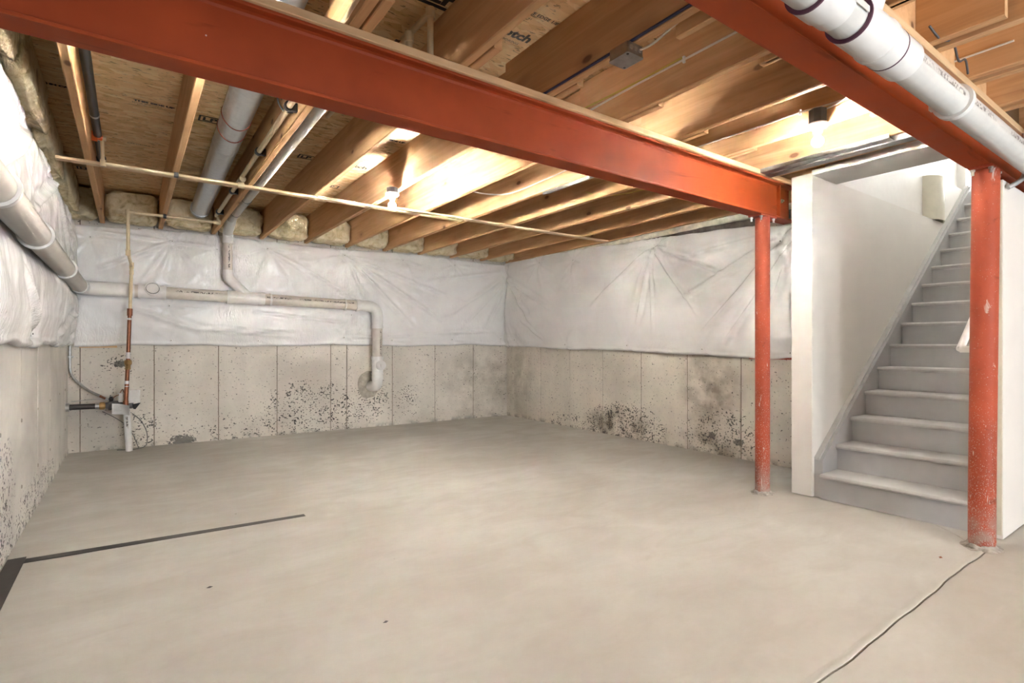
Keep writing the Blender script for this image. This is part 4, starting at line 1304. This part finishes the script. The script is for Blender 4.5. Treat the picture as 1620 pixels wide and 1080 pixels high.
cable('bare copper wire bent down behind the grey pipe', [(xn - .007, .62, JZ + .20), (xn - .01, .56, JZ + .20), (xn - .012, .545, JZ + .10), (xn - .02, .60, JZ - .01), (xn - .05, .70, JZ - .03)], 'copper', .005)
# two grey metal studs lying under the stair trimmer
tag(part('metal_channel', MB().box(4.075, 4.078, .98, 2.28, JZ - .034, JZ - .001).box(4.078, 4.165, .98, 2.28, JZ - .037, JZ - .034).box(4.162, 4.165, .98, 2.28, JZ - .034, JZ - .001), M['galvanised']),
    'long grey metal channel under the joist next to the stair opening', 'metal channel')
tag(part('metal_channel', MB().box(4.00, 4.003, 1.40, 2.28, JZ - .028, JZ - .001).box(4.003, 4.072, 1.40, 2.28, JZ - .031, JZ - .028), M['galvanised']),
    'shorter grey metal channel beside the long one near stair opening', 'metal channel')
tag(part('metal_channel', MB().box(3.018, 3.075, 3.15, 3.75, JZ - .010, JZ - .002).box(3.016, 3.019, 3.15, 3.75, JZ - .030, JZ - .002), M['galvanised']), 'short metal strip under a joist just beyond the long beam', 'metal strip')
# grey flexible conduit dropping past the near beam
gc = thing('flexible_conduit', 'grey flexible conduit bending under the near beam by the post', 'conduit', (4.42, .85, 2.2))
part('conduit_tube', MB().tube(smooth_path([(4.48, .845, 2.50), (4.48, .845, 2.30), (4.475, .85, 2.235), (4.43, .868, 2.195), (4.39, .905, 2.165)], 8), .014, 12), M['cable_grey'], gc, 60)
# dark clutter of cables and valves in the side bay
cl = thing('pipe_manifold', 'dark cluster of valves and pipes in the side bay ceiling', 'pipes', (4.5, .55, 2.4))
part('manifold_pipe', MB().tube([(4.50, .60, 2.56), (4.50, .60, 2.30)], .03, 14), M['black_pipe'], cl, 40)
part('manifold_pipe', MB().tube([(4.30, .45, 2.52), (5.40, .45, 2.52)], .025, 14), M['black_pipe'], cl, 40)
part('manifold_body', MB().tube([(4.46, .55, 2.46), (4.62, .55, 2.46)], .045, 14), M['box_dark'], cl, 40)
part('manifold_nut', MB().tube([(4.50, .60, 2.43), (4.50, .60, 2.40)], .04, 8), M['brass'], cl, 30)
cable('dangling dark cable ends on the wooden plate behind the grey pipe', [(2.9, .86, 2.62), (2.98, .84, 2.575), (3.10, .83, 2.60), (3.22, .84, 2.555), (3.32, .84, 2.59), (3.40, .85, 2.55)], 'box_dark', .005)

# ------------------------------------------------------------------ stair walls, stairs, hall above
SY0, SY1 = 1.02, 1.985          # stair width
TOPZ, HALLZ = 3.02, 5.45
mb = MB().box(4.35, 7.385, 2.05, 2.205, 0.008, 2.545).box(7.385, 8.10, 2.05, 2.205, 0.008, TOPZ + .005)
smesh('wall_stair_left', mb, M['drywall'], 'cream drywall side wall of the stairs next to the slim post')
part('corner_bead', MB().box(4.347, 4.352, 2.045, 2.052, 0.01, 2.545), M['drywall'], bpy.data.objects['wall_stair_left'])
smesh('wall_stair_right', MB().box(4.352, 9.78, 0.92, 1.015, 0.006, BZ0 - .026), M['drywall'], 'white drywall wall under the near beam beside the scuffed post')
part('end_strip', MB().box(4.346, 4.352, 0.924, 0.972, 0.03, BZ0 - .03), M['roll_cream'], bpy.data.objects['wall_stair_right'])
smesh('trim_1', MB().box(4.36, 4.77, 1.02, 2.052, 2.530, 2.568), M['trim_white'], 'white soffit edge over the foot of the stairs')
smesh('wall_upper', MB().box(4.77, 8.25, 2.13, 2.24, 2.55, HALLZ).box(4.77, 4.9, 1.0, 2.13, 2.572, HALLZ).box(4.77, 10.4, 0.90, 1.015, BZ1 + .04, HALLZ)
      .box(10.4, 10.55, 0.9, 1.5, TOPZ, HALLZ).box(10.4, 10.55, 2.9, 4.6, TOPZ, HALLZ).box(10.4, 10.55, 1.5, 2.9, TOPZ, 3.08).box(10.4, 10.55, 1.5, 2.9, 5.0, HALLZ)
      .box(8.25, 10.4, 4.4, 4.55, TOPZ, HALLZ).box(8.10, 8.25, 2.24, 4.55, TOPZ, HALLZ), M['upper_paint'], 'pale painted hall walls above the stairs')
smesh('ceiling_upper', MB().box(4.7, 10.6, 0.85, 4.6, HALLZ, HALLZ + .1), M['upper_paint'], 'ceiling of the hall above the stairs')
smesh('floor_upper', MB().box(8.10, 10.55, 0.92, 4.6, TOPZ - .10, TOPZ), M['stair_tread_paint'], 'floor of the hall at the head of the stairs')
smesh('trim_2', MB().box(8.10, 8.27, 2.045, 2.13, TOPZ + .005, HALLZ), M['trim_white'], 'white corner casing at the head of the stairs')
w2 = struct('window_2', 'bright hall window glimpsed at the head of the stairs', (10.45, 2.2, 3.1))
part('window_frame', MB().box(10.36, 10.42, 1.44, 1.52, 3.02, 5.05).box(10.36, 10.42, 2.88, 2.98, 3.02, 5.05).box(10.36, 10.42, 1.5, 2.9, 4.98, 5.06).box(10.37, 10.41, 2.16, 2.21, 3.08, 5.0).box(10.37, 10.41, 1.5, 2.9, 4.0, 4.05), M['trim_white'], w2)
part('pane', MB().box(10.46, 10.465, 1.5, 2.9, 3.08, 5.0), M['sky_pane'], w2)

stairs = thing('staircase', 'grey painted closed riser stairs climbing away beside the scuffed post', 'stairs', (4.4, 1.5, 0))
RUN, RISE, SX0 = 0.2672, 0.2012, 4.336
Z1 = 0.192


def nose(i): return SX0 + RUN * i, Z1 + RISE * i


TT = 0.030
for i in range(14):
    nx, nz_ = nose(i)
    zt = nz_ + 0.006
    back = nx + RUN + 0.045
    prof = [(back, zt - TT), (back, zt), (nx + .012, zt), (nx + .004, zt - .005), (nx, zt - TT / 2), (nx + .004, zt - TT + .005), (nx + .012, zt - TT)]
    vs = [(p[0], SY0, p[1]) for p in prof] + [(p[0], SY1, p[1]) for p in prof]
    n = len(prof)
    part('tread', MB().add(vs, [(k, (k + 1) % n, n + (k + 1) % n, n + k) for k in range(n)] + [tuple(range(n)), tuple(range(2 * n - 1, n - 1, -1))]), M['stair_tread_paint'], stairs, 30)
for i in range(15):
    nx, nz_ = nose(i)
    zlo = 0.004 if i == 0 else nose(i - 1)[1] + 0.0065
    zhi = nz_ + .006 - TT - .0005 if i < 14 else TOPZ - .0005
    part('riser', MB().box(nx + .030, nx + .046, SY0, SY1, zlo, zhi), M['stair_paint'], stairs)
    if i < 14:
        part('cove_strip', MB().box(nx + .018, nx + .0298, SY0, SY1, zhi - .014, zhi), M['stair_paint'], stairs)
slope = RISE / RUN


def skirt(y0, y1):
    def top(x): return Z1 + slope * (x - SX0) + 0.062
    x0 = 4.392; x1 = 8.07
    return MB().prism([(x0, 0.004), (x0 + .35, 0.004), (x1, top(x1) - .42), (x1, top(x1)), (x0, top(x0))], 'y', y0, y1)


part('skirt_board', skirt(SY1 + .0005, 2.049), M['stair_paint'], stairs)
part('skirt_board', skirt(1.0155, SY0 - .0005), M['stair_paint'], stairs)


def cap(x0, x1, off):
    def top(x): return Z1 + slope * (x - SX0) + 0.062
    return MB().prism([(x0, top(x0) + .0005), (x1, top(x1) + .0005), (x1, top(x1) + .018), (x0, top(x0) + .018)], 'y', 2.010, 2.0495)


part('skirt_cap', cap(4.392, 8.07, 0), M['stair_tread_paint'], stairs)
# handrail
hr = thing('handrail', 'white round handrail returned to the wall behind the scuffed post', 'handrail', (4.2, 1.06, 1.17))
HX0, HZ0 = 4.20, 1.172
part('rail', MB().tube([(HX0, 1.088, HZ0), (HX0 + 3.6, 1.088, HZ0 + 3.6 * slope)], .021, 18), M['handrail_paint'], hr, 40)
part('rail_return', MB().tube([(HX0, 1.088, HZ0), (HX0, 1.016, HZ0)], .021, 18), M['handrail_paint'], hr, 40)
for x in (4.9, 6.2, 7.4):
    part('bracket', MB().tube([(x, 1.088, HZ0 + (x - HX0) * slope - .01), (x, 1.06, HZ0 + (x - HX0) * slope - .06), (x, 1.016, HZ0 + (x - HX0) * slope - .07)], .007, 8), M['brass'], hr, 40)
# cream half round cover standing on the ledge of the stair wall
hv = []
n = 20; rr = 0.17; xc = 7.165
for k in range(n + 1):
    a = math.pi * k / n
    hv.append((xc - 0.20 * math.cos(a), 2.128 - 0.13 * math.sin(a)))
inner = [(xc + (x - xc) * .93, 2.128 + (y - 2.128) * .9) for x, y in hv]
prof = hv + inner[::-1]
m_ = len(prof)
vs = [(p[0], p[1], 2.548) for p in prof] + [(p[0], p[1], 3.02) for p in prof]
fs = [(i, (i + 1) % m_, m_ + (i + 1) % m_, m_ + i) for i in range(m_)]
fs += [(i, i + 1, m_ - 2 - i, m_ - 1 - i) for i in range(n)] + [(m_ + i, m_ + i + 1, 2 * m_ - 2 - i, 2 * m_ - 1 - i) for i in range(n)]
hc = tag(part('wall_cover', MB().add(vs, fs), M['roll_cream'], None, 40), 'cream half round upright cover on the ledge of the stair wall', 'cover')

# ------------------------------------------------------------------ black tape on the floor
tag(part('floor_tape', MB().add([(-0.50, 3.945, .0012), (-0.50, 4.02, .0012), (1.00, 3.935, .0012), (1.00, 3.885, .0012), (-0.50, 3.945, .003), (-0.50, 4.02, .003), (1.00, 3.935, .003), (1.00, 3.885, .003)],
                                [(0, 1, 2, 3), (4, 7, 6, 5), (0, 4, 5, 1), (1, 5, 6, 2), (2, 6, 7, 3), (3, 7, 4, 0)]), M['tape_black']), 'long thin black strip lying across the floor from the wall', 'floor strip', 'black strips on the floor')
tag(part('floor_tape', MB().box(XL + .006, -0.475, 1.0, 4.045, .0035, .006), M['tape_black']), 'wide black strip on the floor along the wall below the sloping pipe', 'floor strip', 'black strips on the floor')
# crumbs of mortar on the floor
for i, (x, y, s_, lab) in enumerate(((0.32, 3.02, .016, 'dark wood chip on the open floor near the black strip'), (0.9, 2.2, .014, 'small brown chip on the open floor'), (3.72, 1.05, .018, 'reddish paint flake on the floor before the scuffed post'))):
    v = [(x - s_, y, .001), (x, y - s_ * .5, .001), (x + s_, y + s_ * .2, .001), (x + s_ * .2, y + s_ * .6, .001), (x, y, .008)]
    tag(part('floor_chip', MB().add(v, [(0, 1, 4), (1, 2, 4), (2, 3, 4), (3, 0, 4), (3, 2, 1, 0)]), M['copper' if i == 2 else 'box_dark']), lab, 'debris', 'chips on the floor')
